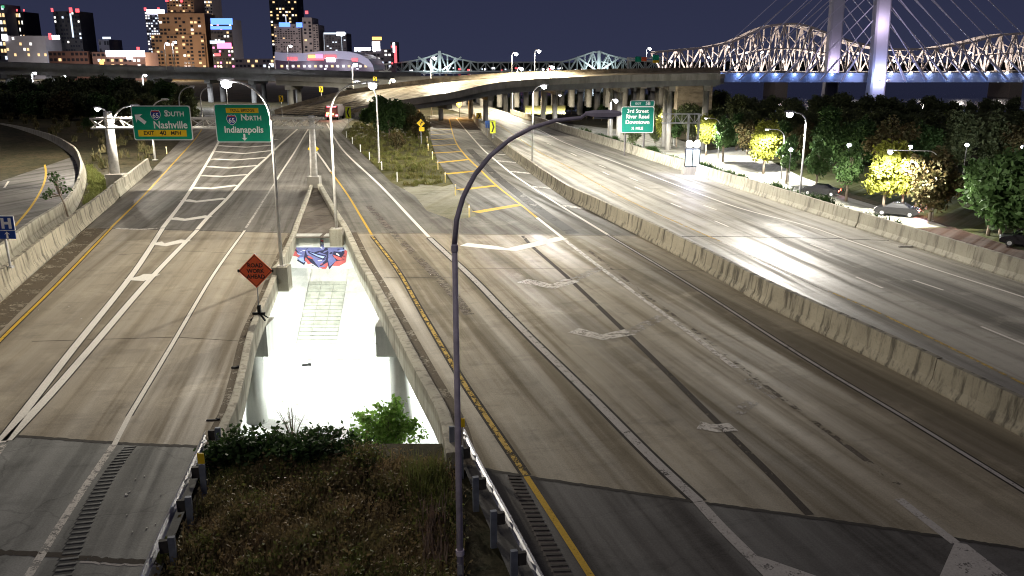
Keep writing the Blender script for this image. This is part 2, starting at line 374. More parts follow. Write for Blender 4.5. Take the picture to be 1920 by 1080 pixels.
def street_lamp(name, label, base, top_z, arm, mat, lit=0, r0=0.11, curve=1.9, head=1.0, group='street lamps', col=(1, 0.92, 0.77), kmax=9.0, base_plate=True, lens=True, hw=1.0):
    """pole rising to a quarter-round arm that carries a flat luminaire; arm = plan vector of the reach"""
    base = Vector(base); arm = Vector((arm[0], arm[1], 0)); L = arm.length; u = arm / L
    o = thing(name, label, 'street lamp', base, group)
    straight = top_z - min(curve, L * 0.85)
    k = min(curve, L * 0.85)
    top = Vector((base.x, base.y, straight))
    MB().tube([base, base.lerp(top, 0.5), top], [r0, r0 * 0.85, r0 * 0.7], 10).build('pole', mat, o, True)
    pts = [top]
    for i in range(1, 9):
        a = R(90 * i / 8); pts.append(top + u * (k * (1 - math.cos(a))) + Vector((0, 0, k * math.sin(a))))
    end = Vector((base.x, base.y, top_z)) + u * (L - head) + Vector((0, 0, 0.08)); pts.append(end)
    MB().tube(pts, [r0 * 0.7] + [r0 * (0.68 - 0.03 * i) for i in range(9)], 10).build('arm', mat, o, True)
    hd = end + u * head * 0.45
    rz = math.atan2(u.y, u.x)
    mb = MB(); rot = Matrix.Rotation(rz, 3, 'Z')
    prof = [(-0.5, 0.35, 0.5), (-0.25, 0.7, 0.9), (0.2, 1, 1), (0.45, 0.8, 0.7), (0.5, 0.45, 0.4)]
    ring = []
    for t, wd, hg in prof:
        for yy, zz in ((-1, -0.5), (-1, 0.1), (-0.55, 0.5), (0.55, 0.5), (1, 0.1), (1, -0.5)):
            ring.append(hd + rot @ Vector((t * head, yy * 0.17 * wd * hw, zz * 0.2 * hg * hw)))
    fs = [(i * 6 + j, i * 6 + (j + 1) % 6, (i + 1) * 6 + (j + 1) % 6, (i + 1) * 6 + j) for i in range(4) for j in range(6)]
    mb.add(ring, fs + [(5, 4, 3, 2, 1, 0), tuple(range(24, 30))])
    lum = mb.build('luminaire', mat, o)
    if lens: MB().box(hd + Vector((0, 0, -0.125 * hw)), (head * 0.55, 0.24 * hw, 0.06 * hw), rz).build('lens', M_lens if lit else M_lensoff, lum)
    if base_plate: MB().box(base + Vector((0, 0, 0.03)), (r0 * 4.2, r0 * 4.2, 0.06)).build('base_plate', mat, o)
    if lit > 1600 and base.y < 100: MB().lathe([(.14, .0), (.26, -.06), (.22, -.2), (.1, -.28), (.01, -.3)], hd + Vector((0, 0, -.13)), 12).build('glow_dome', M_lens, lum, True)  # glowing dome added so the lit head shows as a bigger bright spot
    if lit: lamp_light(o, hd + Vector((0, 0, -0.75)), lit, col, kmax=kmax)
    return o

# ================================================================== SETTING
def xb(Y): return 26.9 - (Y - 43.2) * 0.182                         # plan line of the barrier on the river side of the highway
PIT_Y0, PIT_Y1, ST_Z, PARK_Z = 23.6, 55.6, -6.0, -5.5
def river_x(Y): return 20 - (Y - 300) * 0.31
def terrain(d, Y):
    X = xb(Y) - d
    z = -0.15
    if d <= 0: z = PARK_Z
    elif Y > 250: z = -0.15 - min(1, (Y - 250) / 60) * 5
    if Y > 320 and X > river_x(max(Y, 300)) - 10: z = -12
    if d > 60 and 60 < Y < 260: z += 1.4 * math.sin((d - 60) * 0.03) * min(1, (d - 60) / 40)
    return z
ds = [3000, 1600, 900, 500, 320, 240, 200, 170, 145, 120, 105, 92, 82, 74, 66, 60, 54, 48, 40, 32, 25, 18, 12, 6, 0.9, -0.01, -0.6, -6, -14, -25, -40, -60, -90, -130, -180, -260, -400, -700, -1300, -3000]
ys = [-60, 0, 8, 14, 19, PIT_Y0, 30, 40, 48, PIT_Y1, 62, 70, 80, 92, 105, 120, 140, 160, 185, 215, 250, 265, 285, 300, 330, 400, 500, 700, 1000, 1500, 2500, 4500, 7000]
m_, n_, l_, b_ = newmat('ground_soil')
v_ = coords(n_, l_); f1 = noise(n_, l_, 0.12, 6, 0.65, v_); f2 = noise(n_, l_, 1.6, 6, 0.7, v_)
c_ = mix(n_, l_, (0.055, 0.05, 0.028), (0.095, 0.075, 0.045), ramp(n_, l_, f1, [(0.4, 0), (0.62, 1)]))
c_ = mix(n_, l_, c_, (0.025, 0.03, 0.014), ramp(n_, l_, f2, [(0.45, 0), (0.65, 0.9)]))
l_.new(c_, b_.inputs['Base Color']); b_.inputs['Roughness'].default_value = 0.95; b_.inputs['Specular IOR Level'].default_value = 0.1
bump(n_, l_, b_, f2, 0.6, 0.15); M_ground = m_
mb = MB(); nd = len(ds)
for y in ys:
    for d in ds: mb.v.append(Vector((xb(y) - d if abs(d) < 2900 else math.copysign(6000, -d), y, terrain(d, y))))
for j in range(len(ys) - 1):
    for i in range(nd - 1):
        if ys[j] >= PIT_Y0 - .01 and ys[j + 1] <= PIT_Y1 + .01 and 18 <= ds[i + 1] and ds[i] <= 54.01: continue      # the street below passes here
        mb.f.append((j * nd + i, j * nd + i + 1, (j + 1) * nd + i + 1, (j + 1) * nd + i))
struct(mb.build('ground', M_ground))
m_, n_, l_, b_ = newmat('river_water')
b_.inputs['Base Color'].default_value = (0.006, 0.009, 0.02, 1); b_.inputs['Roughness'].default_value = 0.16
v_ = coords(n_, l_, 0, (0.05, 0.25, 1)); bump(n_, l_, b_, noise(n_, l_, 1.0, 4, 0.6, v_), 0.35, 1.0); M_water = m_
struct(MB().poly([(-900, 262, -8), (6000, 262, -8), (6000, 7000, -8), (-900, 7000, -8)]).build('river_water', M_water))
mb = MB(); top = []; 
for i in range(61):
    x = -2600 + i * 110; top.append((x, 2300, -7 + 16 + 9 * rnd.random()))
mb.strip([(p[0], 2300, -9) for p in top], top); mb.strip(top, [(p[0], 2600, -9) for p in top])
struct(mb.build('far_bank_hills', plain('far_wood', (0.02, 0.025, 0.02), 1.0, 0, 0.5, 0.02)))

def slab(name, px, mat, z=0.0, thick=0.0):
    p = gpoly(px, z); mb = MB()
    if thick: mb.prism(p, z - thick, z)
    else: mb.poly(p)
    return struct(mb.build(name, mat))
# --- left roadway
J_LF = [(162, 428), (548, 437)]
PAR_L = [(548, 437), (519, 498), (498, 550), (465, 625), (448, 695), (430, 762), (410, 807), (395, 838)]
def ragged(px, step=14, amp=1.6, seed=1):
    q = random.Random(seed); out = [px[0]]
    for a, b in zip(px, px[1:]):
        n_ = max(1, int(math.hypot(b[0] - a[0], b[1] - a[1]) / step))
        for k in range(1, n_ + 1): out.append((a[0] + (b[0] - a[0]) * k / n_, a[1] + (b[1] - a[1]) * k / n_ + (q.uniform(-amp, amp) if k < n_ else 0)))
    return out
J_LN = ragged([(395, 838), (240, 832), (0, 815), (-256, 790)], 7, 0.7, 3)
road_lf = slab('roadway_left_far', [(162, 428), (215, 380), (285, 319), (340, 262), (372, 228), (385, 216), (515, 213), (610, 213), (600, 240), (590, 290), (588, 338), (548, 437)], M_asphL)
road_l = slab('bridge_deck_left', [(162, 428)] + PAR_L + J_LN[1:] + [(-100, 655), (0, 567)], M_deckL, 0, 0.6)
road_ln = slab('roadway_left_near', J_LN + [(-900, 1300), (210, 1300), (300, 1075)], M_asphLN)
# --- right roadway and ramp
J_RN = ragged([(868, 872), (985, 893), (1300, 940), (1560, 975), (1920, 1030), (2500, 1120)], 8, 0.8, 4)
CB = [(885, 215), (905, 240), (941, 275), (1050, 356), (1123, 395), (1217, 442), (1319, 494), (1444, 564), (1560, 621), (1740, 709), (1920, 800), (2500, 1094)]   # foot of the middle barrier
MED = [(893, 405), (850, 413), (800, 395), (778, 367), (734, 342), (688, 297), (640, 249), (650, 232), (668, 220)]
road_rf = slab('roadway_right_far', [(610, 213), (600, 240), (590, 290), (588, 338), (597, 338), (634, 401), (656, 436), (1140, 441), (1217, 442)] + CB[4::-1] + [(856, 213), (806, 216), (808, 262), (820, 300), (850, 345), (880, 385)] + MED, M_asphR)
PAR_R = [(656, 436), (684, 494), (707, 533), (757, 625), (800, 705), (847, 790), (868, 872)]
road_r = slab('bridge_deck_right', [(1217, 442), (1140, 441)] + PAR_R + J_RN[1:] + CB[:4:-1][:-1], M_deckR, 0, 0.9)
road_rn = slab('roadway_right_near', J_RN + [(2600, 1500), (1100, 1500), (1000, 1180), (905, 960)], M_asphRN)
# --- highway beyond the middle barrier
cb = [G(x, y) for x, y in CB]
far_e = [Vector((xb(y), y, 0)) for y in (20, 60, 120, 200, 300)]
cbw = offset_line(cb, 0.25)
struct(MB().poly([Vector((cbw[-1].x, cbw[-1].y, 0))] + [Vector((p.x, p.y, 0)) for p in cbw[-2::-1]] + [Vector((-27.5, 250, 0)), Vector((-36, 300, 0)), Vector((xb(300), 300, 0)), Vector((xb(20), 20, 0))]).build('highway', M_high))
highway = bpy.data.objects['highway']
mb = MB(); mb.strip([Vector((xb(y) + 0.02, y, -0.02)) for y in (10, 60, 120, 200, 320)], [Vector((xb(y) + 0.02, y, PARK_Z - .3)) for y in (10, 60, 120, 200, 320)])
struct(mb.build('retaining_wall', M_conc))
# --- loop ramp on the left
LOOP_OUT = [(-260, 705), (-120, 590), (0, 499), (70, 442), (125, 404), (145, 372), (155, 340), (152, 312), (138, 290), (100, 268), (50, 253), (0, 243), (-120, 226), (-300, 214)]
loop = [G(x, y, -0.05) for x, y in LOOP_OUT]
loop_s = smooth_line(loop, 5)
struct(MB().poly([Vector((p.x, p.y, -0.05)) for p in loop_s] + [Vector((-140, 175, -0.05)), Vector((-160, 20, -0.05)), Vector((-30, 8, -0.05))]).build('loop_ramp', M_loop))
loop_o = bpy.data.objects['loop_ramp']
# --- dirt median between the parapets, gravel and grass gore, park surfaces
M_dirt = pavement('median_dirt', (0.22, 0.19, 0.16), (0.06, 0.05, 0.04), 0.2, (0.9, 0.95), 0.3, 0.1)
M_gravel = pavement('gore_gravel', (0.30, 0.28, 0.21), (0.17, 0.16, 0.10), 0.2, (0.9, 0.95), 0.1, 0.1, 0, 1.3, 0.8)
M_mulch = pavement('mulch', (0.045, 0.028, 0.022), (0.025, 0.017, 0.015), 0.7, (0.9, 0.95), 0.2, 0.1, 0, 1.3, 0.9)
M_lawn = pavement('lawn', (0.045, 0.05, 0.02), (0.028, 0.03, 0.014), 0.7, (0.9, 0.95), 0.1, 0.1)
slab('median_dirt', [(588, 338), (597, 338), (634, 401), (656, 437), (645, 446), (552, 446), (548, 437)], M_dirt, -0.06)
slab('gore_gravel', [(893, 405), (850, 413), (800, 395), (755, 352), (790, 345), (830, 350), (850, 345), (880, 385)], M_gravel, -0.03)
slab('gore_grass', [(850, 345), (830, 352), (790, 347), (755, 354), (734, 342), (688, 297), (640, 249), (660, 226), (806, 222), (808, 262), (820, 300)], pavement('gore_turf', (0.14, 0.125, 0.05), (0.07, 0.07, 0.03), 0.3, (0.9, 0.95), 0.1, 0.1, 0, 1.3, 0.8), -0.05)
Z = PARK_Z + 0.03
slab('park_street', [(1040, 228), (1100, 236), (1250, 254), (1330, 282), (1420, 318), (1530, 352), (1690, 400), (1780, 425), (1640, 430), (1440, 385), (1200, 316), (1080, 268)], pavement('park_street_asphalt', (0.33, 0.32, 0.27), (0.22, 0.21, 0.18), -HH, (0.7, 0.85), 0.2, 0.2), Z)
slab('park_path', [(1330, 282), (1420, 318), (1530, 352), (1560, 352), (1500, 330), (1445, 302), (1420, 282), (1400, 272)], pavement('path_concrete', (0.36, 0.35, 0.32), (0.26, 0.25, 0.23), 0.4, (0.7, 0.85), 0.1, 0.2), Z + 0.004)
slab('park_lawn', [(1445, 302), (1500, 330), (1560, 352), (1700, 395), (1920, 470), (2300, 470), (2300, 330), (1700, 300), (1500, 285)], M_lawn, Z)
slab('mulch_bed', [(1640, 432), (1780, 427), (1700, 397), (1925, 472), (2300, 600), (2300, 700), (1920, 560)], M_mulch, Z + 0.008)
slab('lit_lawn', [(985, 214), (1060, 214), (1060, 198), (985, 198)], pavement('lit_lawn_colour', (0.30, 0.27, 0.10), (0.2, 0.2, 0.07), 0, (0.9, 0.9), 0.1, 0.1), -0.06)  # lamp light on this grass is put into its brighter colour

# --- street passing below the two bridges
XL, XR = -30, 14
mb = MB().poly([(XL, 20, ST_Z), (XR, 20, ST_Z), (XR, 47.2, ST_Z), (XL, 47.2, ST_Z)])
street = struct(mb.build('underpass_street', M_street))
side = struct(MB().box(((XL + XR) / 2, 48.5, ST_Z + 0.075), (XR - XL, 2.6, 0.15)).build('underpass_sidewalk', M_abut))
slope = MB().strip([(XL, 49.8, ST_Z + 0.16), (XR, 49.8, ST_Z + 0.16)], [(XL, 55.0, -2.3), (XR, 55.0, -2.3)])
slope = struct(slope.build('paved_slope', M_abut))
for k in range(7):                                                  # joints between the paving slabs of the slope: raised slabs with recessed gaps
    for r_ in range(2):
        pass
u_s = Vector((0, 5.2, 3.54)).normalized(); n_s = Vector((0, -3.54, 5.2)).normalized(); L_s = Vector((0, 5.2, 3.54)).length
for k, (xa, xc) in enumerate(((-24, -19.6), (-19.55, -13.35), (-10.85, -8.6), (-8.55, -3.0), (-2.95, 4.0))):
    for r_ in range(3):
        a = r_ * L_s / 3 + 0.03; b2_ = (r_ + 1) * L_s / 3 - 0.03
        p = [Vector((x, 49.8, ST_Z + 0.16)) + u_s * t for x, t in ((xa, a), (xc, a), (xc, b2_), (xa, b2_))]
        MB().add(p + [q + n_s * 0.05 for q in p], [(4, 5, 6, 7), (0, 1, 5, 4), (1, 2, 6, 5), (2, 3, 7, 6), (3, 0, 4, 7)]).build('slope_slab', M_abut, slope)
M_block = weathered('paving_block', (0.46, 0.47, 0.40), (0.22, 0.23, 0.19), 0.5)
for r_ in range(17):                                                # the strip of small blocks
    for k in range(3):
        x0 = -13.3 + k * 0.82; a = 0.05 + r_ * 0.3; xe = x0 + 0.8
        p = [Vector((x, 49.8, ST_Z + 0.16)) + u_s * t for x, t in ((x0, a), (xe, a), (xe, a + 0.25), (x0, a + 0.25))]
        MB().add(p + [q + n_s * 0.07 for q in p], [(4, 5, 6, 7), (0, 1, 5, 4), (1, 2, 6, 5), (2, 3, 7, 6), (3, 0, 4, 7)]).build('paving_block', M_block, slope)
abut = thing('bridge_abutment', 'pale concrete abutment wall with blue and red graffiti at the end of the lit gap', 'abutment', (-12, 55.3, -2.3))
MB().box((-8, 55.35, -1.3), (44, 0.7, 2.1)).build('wall', M_abut, abut)
MB().box((-13.7, 55.2, -0.42), (2.1, 0.9, 0.75)).build('bearing_block', M_abut, abut); MB().box((-11.45, 55.2, -0.42), (1.9, 0.9, 0.75)).build('bearing_block', M_abut, abut)
near = thing('near_abutment', 'low grey concrete wall along the top of the weedy slope at the gap', 'wall', (-5, 23.4, -6))
MB().box((-5, 23.4, -3.25), (30, 0.5, 5.7)).build('wall', M_conc, near)
MB().box((-5, 23.05, -0.33), (30, 1.3, 0.14)).build('coping', M_conc, near)
struct(MB().box((XL, 38, -3.2), (0.4, 40, 6)).build('added_light_stop', M_conc)); struct(MB().box((XR, 38, -3.2), (0.4, 40, 6)).build('added_light_stop', M_conc))  # added unseen walls keep the lamp light in; the street runs on past them
# graffiti: flat spray paint on the abutment wall, layer over layer
gr = bpy.data.objects.new('graffiti', None); link(gr, abut); gr.location = (0, 0, 0)
gc = {'o': plain('spray_black', (0.02, 0.02, 0.05), 0.7), 'r': plain('spray_red', (0.45, 0.09, 0.085), 0.6, 0, 0.2), 'b': plain('spray_violet_blue', (0.13, 0.135, 0.30), 0.6, 0, 0.25), 'w': plain('spray_white', (0.75, 0.78, 0.9), 0.6), 'l': plain('spray_light_blue', (0.32, 0.40, 0.75), 0.6)}
def gz(pts, key, name, layer):
    q = [D(440 + x / 4.8, 400 + y / 4.8, 55.0 - 0.004 * layer) for x, y in pts]
    q = [Vector((p.x, 54.99 - 0.004 * layer, p.z)) for p in q]
    MB().poly(q).build(name, gc[key], gr)
red1 = [(500, 330), (520, 380), (560, 390), (640, 430), (660, 460), (690, 450), (790, 500), (820, 505), (840, 470), (940, 475), (1000, 440), (1015, 340), (985, 320), (920, 265), (850, 262), (800, 240), (740, 232), (690, 235), (590, 222), (560, 260)]
gz(red1, 'r', 'red_halo', 1)
gz([(515, 300), (545, 250), (680, 240), (700, 265), (760, 240), (860, 290), (920, 300), (985, 305), (990, 360), (960, 395), (990, 420), (910, 430), (850, 510), (835, 440), (755, 490), (650, 420), (625, 465), (560, 425), (590, 380), (560, 350)], 'o', 'black_outline', 2)
gz([(525, 285), (550, 258), (670, 248), (690, 270), (650, 300), (700, 300), (640, 320), (625, 390), (560, 410), (600, 370), (570, 345), (545, 310)], 'b', 'violet_letter', 3)
gz([(640, 330), (700, 285), (760, 255), (830, 290), (800, 330), (740, 340), (830, 375), (820, 420), (755, 480), (690, 400), (650, 370)], 'b', 'violet_letter', 3)
gz([(835, 310), (900, 305), (975, 310), (965, 350), (930, 345), (890, 340), (880, 380), (915, 425), (855, 480), (840, 420), (845, 350)], 'b', 'violet_letter', 3)
gz([(560, 400), (620, 395), (625, 445), (585, 425)], 'l', 'light_blue_fill', 4); gz([(760, 260), (800, 265), (790, 285)], 'w', 'white_gleam', 4)
gz([(655, 335), (760, 365), (830, 380), (800, 420), (740, 395), (665, 360)], 'o', 'black_stroke', 4); gz([(672, 348), (760, 378), (812, 390), (795, 405), (740, 385)], 'l', 'light_blue_fill', 5)
gz([(880, 365), (960, 400), (985, 415), (930, 420), (895, 395)], 'r', 'red_stroke', 4); gz([(590, 228), (640, 240), (625, 256), (585, 250)], 'r', 'red_stroke', 4); gz([(850, 268), (905, 275), (890, 300), (860, 292)], 'r', 'red_stroke', 4); gz([(640, 395), (680, 440), (665, 460), (630, 420)], 'r', 'red_stroke', 4)

gl_r = random.Random(4)
for k in range(34):
    cx_, cy_ = gl_r.uniform(525, 985), gl_r.uniform(235, 480); a0 = gl_r.uniform(-.7, .7); L1, L2 = gl_r.uniform(14, 42), gl_r.uniform(3, 9)
    if cy_ > 400 and not 600 < cx_ < 900: cy_ -= 110
    ca, sa = math.cos(a0), math.sin(a0)
    gz([(cx_ + ca * u * L1 - sa * v * L2, cy_ + sa * u * L1 + ca * v * L2) for u, v in ((-1, -.3), (0, -1), (1, -.2), (.6, .8), (-.5, 1))], gl_r.choice('oowlrb'), 'spray_stroke', 6 + k * .1)
# piers and deck fascia in the gap
def pier(px, py, Y, label):
    p = D(px, py, Y); o = thing('bridge_pier', label, 'pier', (p.x, Y, ST_Z), 'round piers in the underpass')
    MB().tube([(p.x, Y, ST_Z), (p.x, Y, -2.4)], 0.52, 20).build('column', M_abut, o, True)
    mb = MB(); mb.box((p.x, Y, -1.65), (2.0, 1.5, 1.5)); mb.build('cap', M_abut, o)
pier(478, 730, 38.5, 'round pale pier under the edge of the left bridge deck')
pier(752, 730, 38.5, 'round pale pier under the edge of the right bridge deck, behind the bush')
PL_IN = [(556, 425), (561, 400), (575, 362), (586, 338)][::-1] + [(552, 442), (538, 486), (521, 535), (505, 595), (490, 660), (462, 725), (442, 795), (425, 835)]
PR_IN = [(593, 338), (606, 362), (624, 400), (640, 437), (661, 490), (682, 531), (715, 600), (770, 720), (830, 837), (842, 866)]
def parapet(name, label, road_px, side_, hgt, wd, mat, n_start=0):
    pts = smooth_line([G(x, y, 0) for x, y in road_px], 4)
    o = thing(name, label, 'parapet', (pts[-1].x, pts[-1].y, 0))
    # cut into cast lengths of about 4 m
    acc = [0]
    for a, b in zip(pts, pts[1:]): acc.append(acc[-1] + (b - a).length)
    n = max(1, round(acc[-1] / 4.0))
    def at(s):
        for i in range(len(acc) - 1):
            if s <= acc[i + 1] or i == len(acc) - 2: return pts[i].lerp(pts[i + 1], (s - acc[i]) / max(1e-6, acc[i + 1] - acc[i]))
    for k in range(n):
        seg = [at(acc[-1] * (k + t / 4) / n + (0.012 if t == 0 else -0.012 if t == 4 else 0)) for t in range(5)]
        inn = offset_line(seg, side_ * wd); lo = offset_line(seg, side_ * 0.0)
        mb = MB(); A = []
        prof = [(0.0, 0.004), (0.05, hgt * 0.9), (0.1, hgt), (wd - 0.06, hgt), (wd, hgt * 0.92), (wd, -0.7), (wd - 0.3, -0.7)]
        rings = [[q + Vector((0, 0, zz)) for q in offset_line(seg, side_ * dd)] for dd, zz in prof]
        for r1, r2 in zip(rings, rings[1:]): mb.strip(r1, r2)
        for e in (0, 4): mb.poly([r_[e] for r_ in rings])
        mb.build('parapet_length', mat, o)
    return o
parapet('bridge_parapet', 'low stained concrete parapet along the left side of the lit gap', [(586, 338), (572, 372), (556, 412), (540, 455), (519, 498), (498, 550), (465, 625), (448, 695), (430, 762), (410, 807), (398, 836)], -1, 0.26, 0.32, M_barr2)
parapet('bridge_parapet', 'pale concrete parapet along the right side of the lit gap', [(597, 338), (634, 401), (656, 436), (684, 494), (707, 533), (757, 625), (800, 705), (847, 790), (866, 868)], 1, 0.34, 0.44, M_barr2)
# luminaires fixed under the decks light the street
def under_light(x, y, z, power, rx, label):
    o = thing('underpass_luminaire', label, 'lamp', (x, y, z), 'underpass luminaires')
    MB().box((x, y, z), (1.2, 0.3, 0.16)).build('housing', M_steel, o)
    MB().box((x, y, z - 0.1), (1.1, 0.24, 0.05)).build('lens', M_lens, o)
    ld = bpy.data.lights.new('lamp_light', 'AREA'); ld.shape = 'RECTANGLE'; ld.size = 1.2; ld.size_y = 0.5; ld.energy = power; ld.color = (0.93, 1.0, 0.96)
    q = bpy.data.objects.new('lamp_light', ld); link(q, o); q.location = (0, 0, -0.2); q.rotation_euler = rx
for x, y in ((-21, 42), (-22, 46.5), (1, 42), (0, 46.5)): under_light(x, y, -1.35, 5200, (0, R(-25) if x < -10 else R(25), 0), 'flat white luminaire fixed under the bridge deck')

# ------------------------------------------------------------------ painted markings (parts of the roadways)
W = 0.17
stripe('yellow_edge_line', [(-120, 760), (0, 638), (115, 525), (208, 428)], 0.15, M_yel, road_l, edge=0.06)
stripe('yellow_edge_line', [(208, 427), (271, 365), (325, 306), (365, 262), (380, 240)], 0.14, M_yel, road_lf)
def gorel(p1, p2, wd, r1, r2, mat=None):
    stripe('gore_line', p1, wd, mat or M_white, r1, edge=0.05); stripe('gore_line', p2, wd, mat or M_white, r2)
gorel([(0, 830), (70, 740), (140, 650), (250, 512), (305, 428)], [(305, 427), (346, 373), (375, 327), (397, 290), (412, 262)], 0.3, road_l, road_lf)
gorel([(12, 826), (95, 738), (172, 650), (287, 517), (370, 431)], [(370, 430), (392, 405), (426, 372), (467, 326), (501, 295), (526, 270), (560, 240)], 0.3, road_l, road_lf)
stripe('gore_line', [(0, 834), (-60, 915), (-120, 1000)], 0.4, M_whitew, road_ln)
CHV = [[(321, 409), (347, 412), (392, 405)], [(291, 455), (310, 459), (349, 450)], [(247, 521), (262, 524), (285, 514)], [(346, 375), (368, 378), (422, 372)], [(362, 352), (397, 353), (445, 347)], [(376, 329), (417, 331), (465, 327)], [(388, 312), (430, 315), (484, 310)], [(398, 298), (440, 300), (500, 295)], [(403, 284), (457, 288), (511, 282)], [(408, 273), (461, 276), (513, 272)], [(414, 262), (466, 265), (520, 261)]]
for c3 in CHV: stripe('chevron_bar', c3, 0.95, M_white, road_l if c3[0][1] > 430 else road_lf, z=0.009, smooth=False)
stripe('lane_line', [(242, 780), (320, 650), (400, 515), (459, 432)], 0.16, M_white, road_l, edge=0.04); stripe('lane_line', [(214, 834), (242, 780)], 0.16, M_white, road_l)
stripe('lane_line', [(20, 1130), (53, 1080), (133, 952), (213, 834)], 0.2, M_whitew, road_ln)
stripe('lane_line', [(461, 427), (478, 401), (517, 340)], 0.15, M_whitew, road_lf); stripe('lane_line', [(519, 337), (528, 322), (553, 284), (576, 245), (594, 218)], 0.2, M_white, road_lf)
stripe('joint_seal', [(162, 428), (300, 430), (548, 437)], 0.12, M_tar, road_lf, z=0.005, smooth=False)
stripe('joint_seal', J_LN, 0.16, M_joint, road_l, z=0.005, smooth=False)
stripe('spilled_paint', [(218, 428), (260, 430), (295, 428)], 0.35, M_whitew, road_l, z=0.006)
# right
stripe('yellow_edge_line', [(698, 443), (745, 505), (792, 587), (860, 702), (911, 780), (986, 891)], 0.16, M_yelw, road_r, edge=0.08)
stripe('yellow_edge_line', [(987, 893), (1108, 1080), (1150, 1150)], 0.17, M_yel, road_rn)
stripe('yellow_edge_line', [(620, 322), (634, 340), (655, 370), (676, 405), (697, 440)], 0.16, M_yel, road_rf)
stripe('lane_line', [(590, 275), (595, 286), (608, 304), (620, 322)], 0.22, M_white, road_rf)
stripe('lane_line', [(613, 232), (630, 263), (651, 290), (709, 344), (767, 405), (804, 444)], 0.24, M_white, road_rf)
stripe('lane_line', [(806, 446), (812, 452), (886, 521), (943, 580), (994, 632), (1035, 672), (1110, 745), (1220, 856), (1310, 940)], 0.3, M_whitef, road_r, edge=0.09)
stripe('lane_line', [(1310, 941), (1350, 985), (1405, 1040), (1450, 1085)], 0.3, M_whitef, road_rn)
slab('gore_paint', [(1405, 1038), (1440, 1048), (1560, 1090), (1700, 1150), (1530, 1150), (1440, 1082)], M_whitef, 0.012); slab('gore_paint', [(1790, 1017), (1813, 1020), (1890, 1080), (1990, 1160), (1730, 1160), (1762, 1080)], M_whitef, 0.012)
for nm in ('gore_paint', 'gore_paint.001'):
    o = bpy.data.objects[nm]; o.parent = road_rn; del o['kind']
stripe('ramp_edge_line', [(1685, 935), (1740, 978), (1792, 1018)], 0.26, M_whitef, road_r)
def zig(pts, wd, mat, road): stripe('chevron_bar', pts, wd, mat, road, z=0.009, smooth=False)
zig([(869, 458), (925, 464), (959, 468), (1054, 446)], 0.95, M_white, road_r); zig([(980, 526), (1037, 537), (1074, 525)], 0.95, M_whitew, road_r); zig([(1074, 525), (1127, 502)], 0.6, M_ghost, road_r)
zig([(1075, 619), (1130, 632), (1182, 622)], 0.8, M_whitew, road_r); zig([(1182, 622), (1243, 593)], 0.6, M_ghost, road_r)
zig([(1310, 797), (1345, 803), (1375, 800)], 0.6, M_whitew, road_r); zig([(1378, 776), (1412, 752)], 0.45, M_ghost, road_r); zig([(1400, 710), (1455, 748)], 0.25, M_ghost, road_r)
stripe('ramp_edge_line', [(1007, 408), (1055, 446)], 0.24, M_white, road_rf, smooth=False); stripe('ramp_edge_line', [(1055, 447), (1140, 512), (1250, 592), (1330, 652), (1380, 690)], 0.26, M_whitew, road_r)
stripe('ramp_edge_line', [(842, 223), (852, 260), (868, 286), (899, 317), (930, 347), (972, 380), (1007, 408)], 0.2, M_yel, road_rf)
for a, b in (((891, 398), (974, 384)), ((859, 356), (930, 348)), ((835, 326), (899, 320)), ((821, 305), (878, 299)), ((812, 287), (866, 284)), ((809, 273), (856, 271)), ((809, 262), (851, 260)), ((808, 252), (849, 251)), ((808, 244), (847, 243))): stripe('yellow_hatch_bar', [a, b], 0.85, M_yel, road_rf, z=0.009)
stripe('edge_line', [(856, 222), (865, 234), (899, 273), (917, 290), (954, 321), (993, 348), (1050, 385), (1140, 440)], 0.22, M_white, road_rf)
stripe('edge_line', [(1141, 441), (1300, 537), (1500, 665), (1700, 785), (1920, 920), (2200, 1095)], 0.14, M_whitef, road_r, edge=0.07)
for a, b in (((1053, 385), (1122, 394)), ((993, 349), (1052, 355)), ((954, 321), (1004, 326)), ((928, 301), (970, 305)), ((917, 288), (947, 290)), ((899, 273), (924, 274)), ((888, 260), (910, 261)), ((878, 248), (897, 249))): stripe('white_hatch_bar', [a, b], 0.7, M_whitew, road_rf, z=0.009)
stripe('tar_seam', [(980, 442), (1000, 464), (1062, 518), (1168, 618), (1224, 672), (1340, 787), (1440, 885), (1518, 965)], 0.24, M_tar, road_r, z=0.005)
stripe('tar_seam', [(1105, 470), (1200, 545), (1330, 640), (1420, 712), (1560, 815), (1690, 912)], 0.2, paint('thin_sealant', (0.12, 0.10, 0.08), (0.28, 0.235, 0.18), 0.5, 0.5), road_r, z=0.005)
stripe('tyre_track', [(690, 385), (740, 440), (830, 530), (880, 590)], 0.5, paint('tyre_marks', (0.17, 0.145, 0.12), (0.33, 0.28, 0.22), 0.45, 0.4), road_r, z=0.0045)
stripe('tyre_track', [(880, 280), (930, 330), (1000, 385), (1075, 438)], 0.9, paint('tyre_marks_dark', (0.07, 0.065, 0.06), (0.2, 0.18, 0.16), 0.3, 0.3), road_rf, z=0.0045)
stripe('joint_seal', [(656, 437), (1140, 442), (1217, 443)], 0.13, M_tar, road_rf, z=0.005, smooth=False); stripe('joint_seal', J_RN, 0.13, M_joint, road_r, z=0.005, smooth=False)
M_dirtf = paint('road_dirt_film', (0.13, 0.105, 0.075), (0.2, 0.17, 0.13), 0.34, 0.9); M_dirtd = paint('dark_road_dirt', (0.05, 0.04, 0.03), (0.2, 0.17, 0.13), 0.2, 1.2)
cb_near = [p for p, q in zip(cb, CB) if q[1] >= 442]; cb_far = [p for p, q in zip(cb, CB) if 270 < q[1] <= 442]
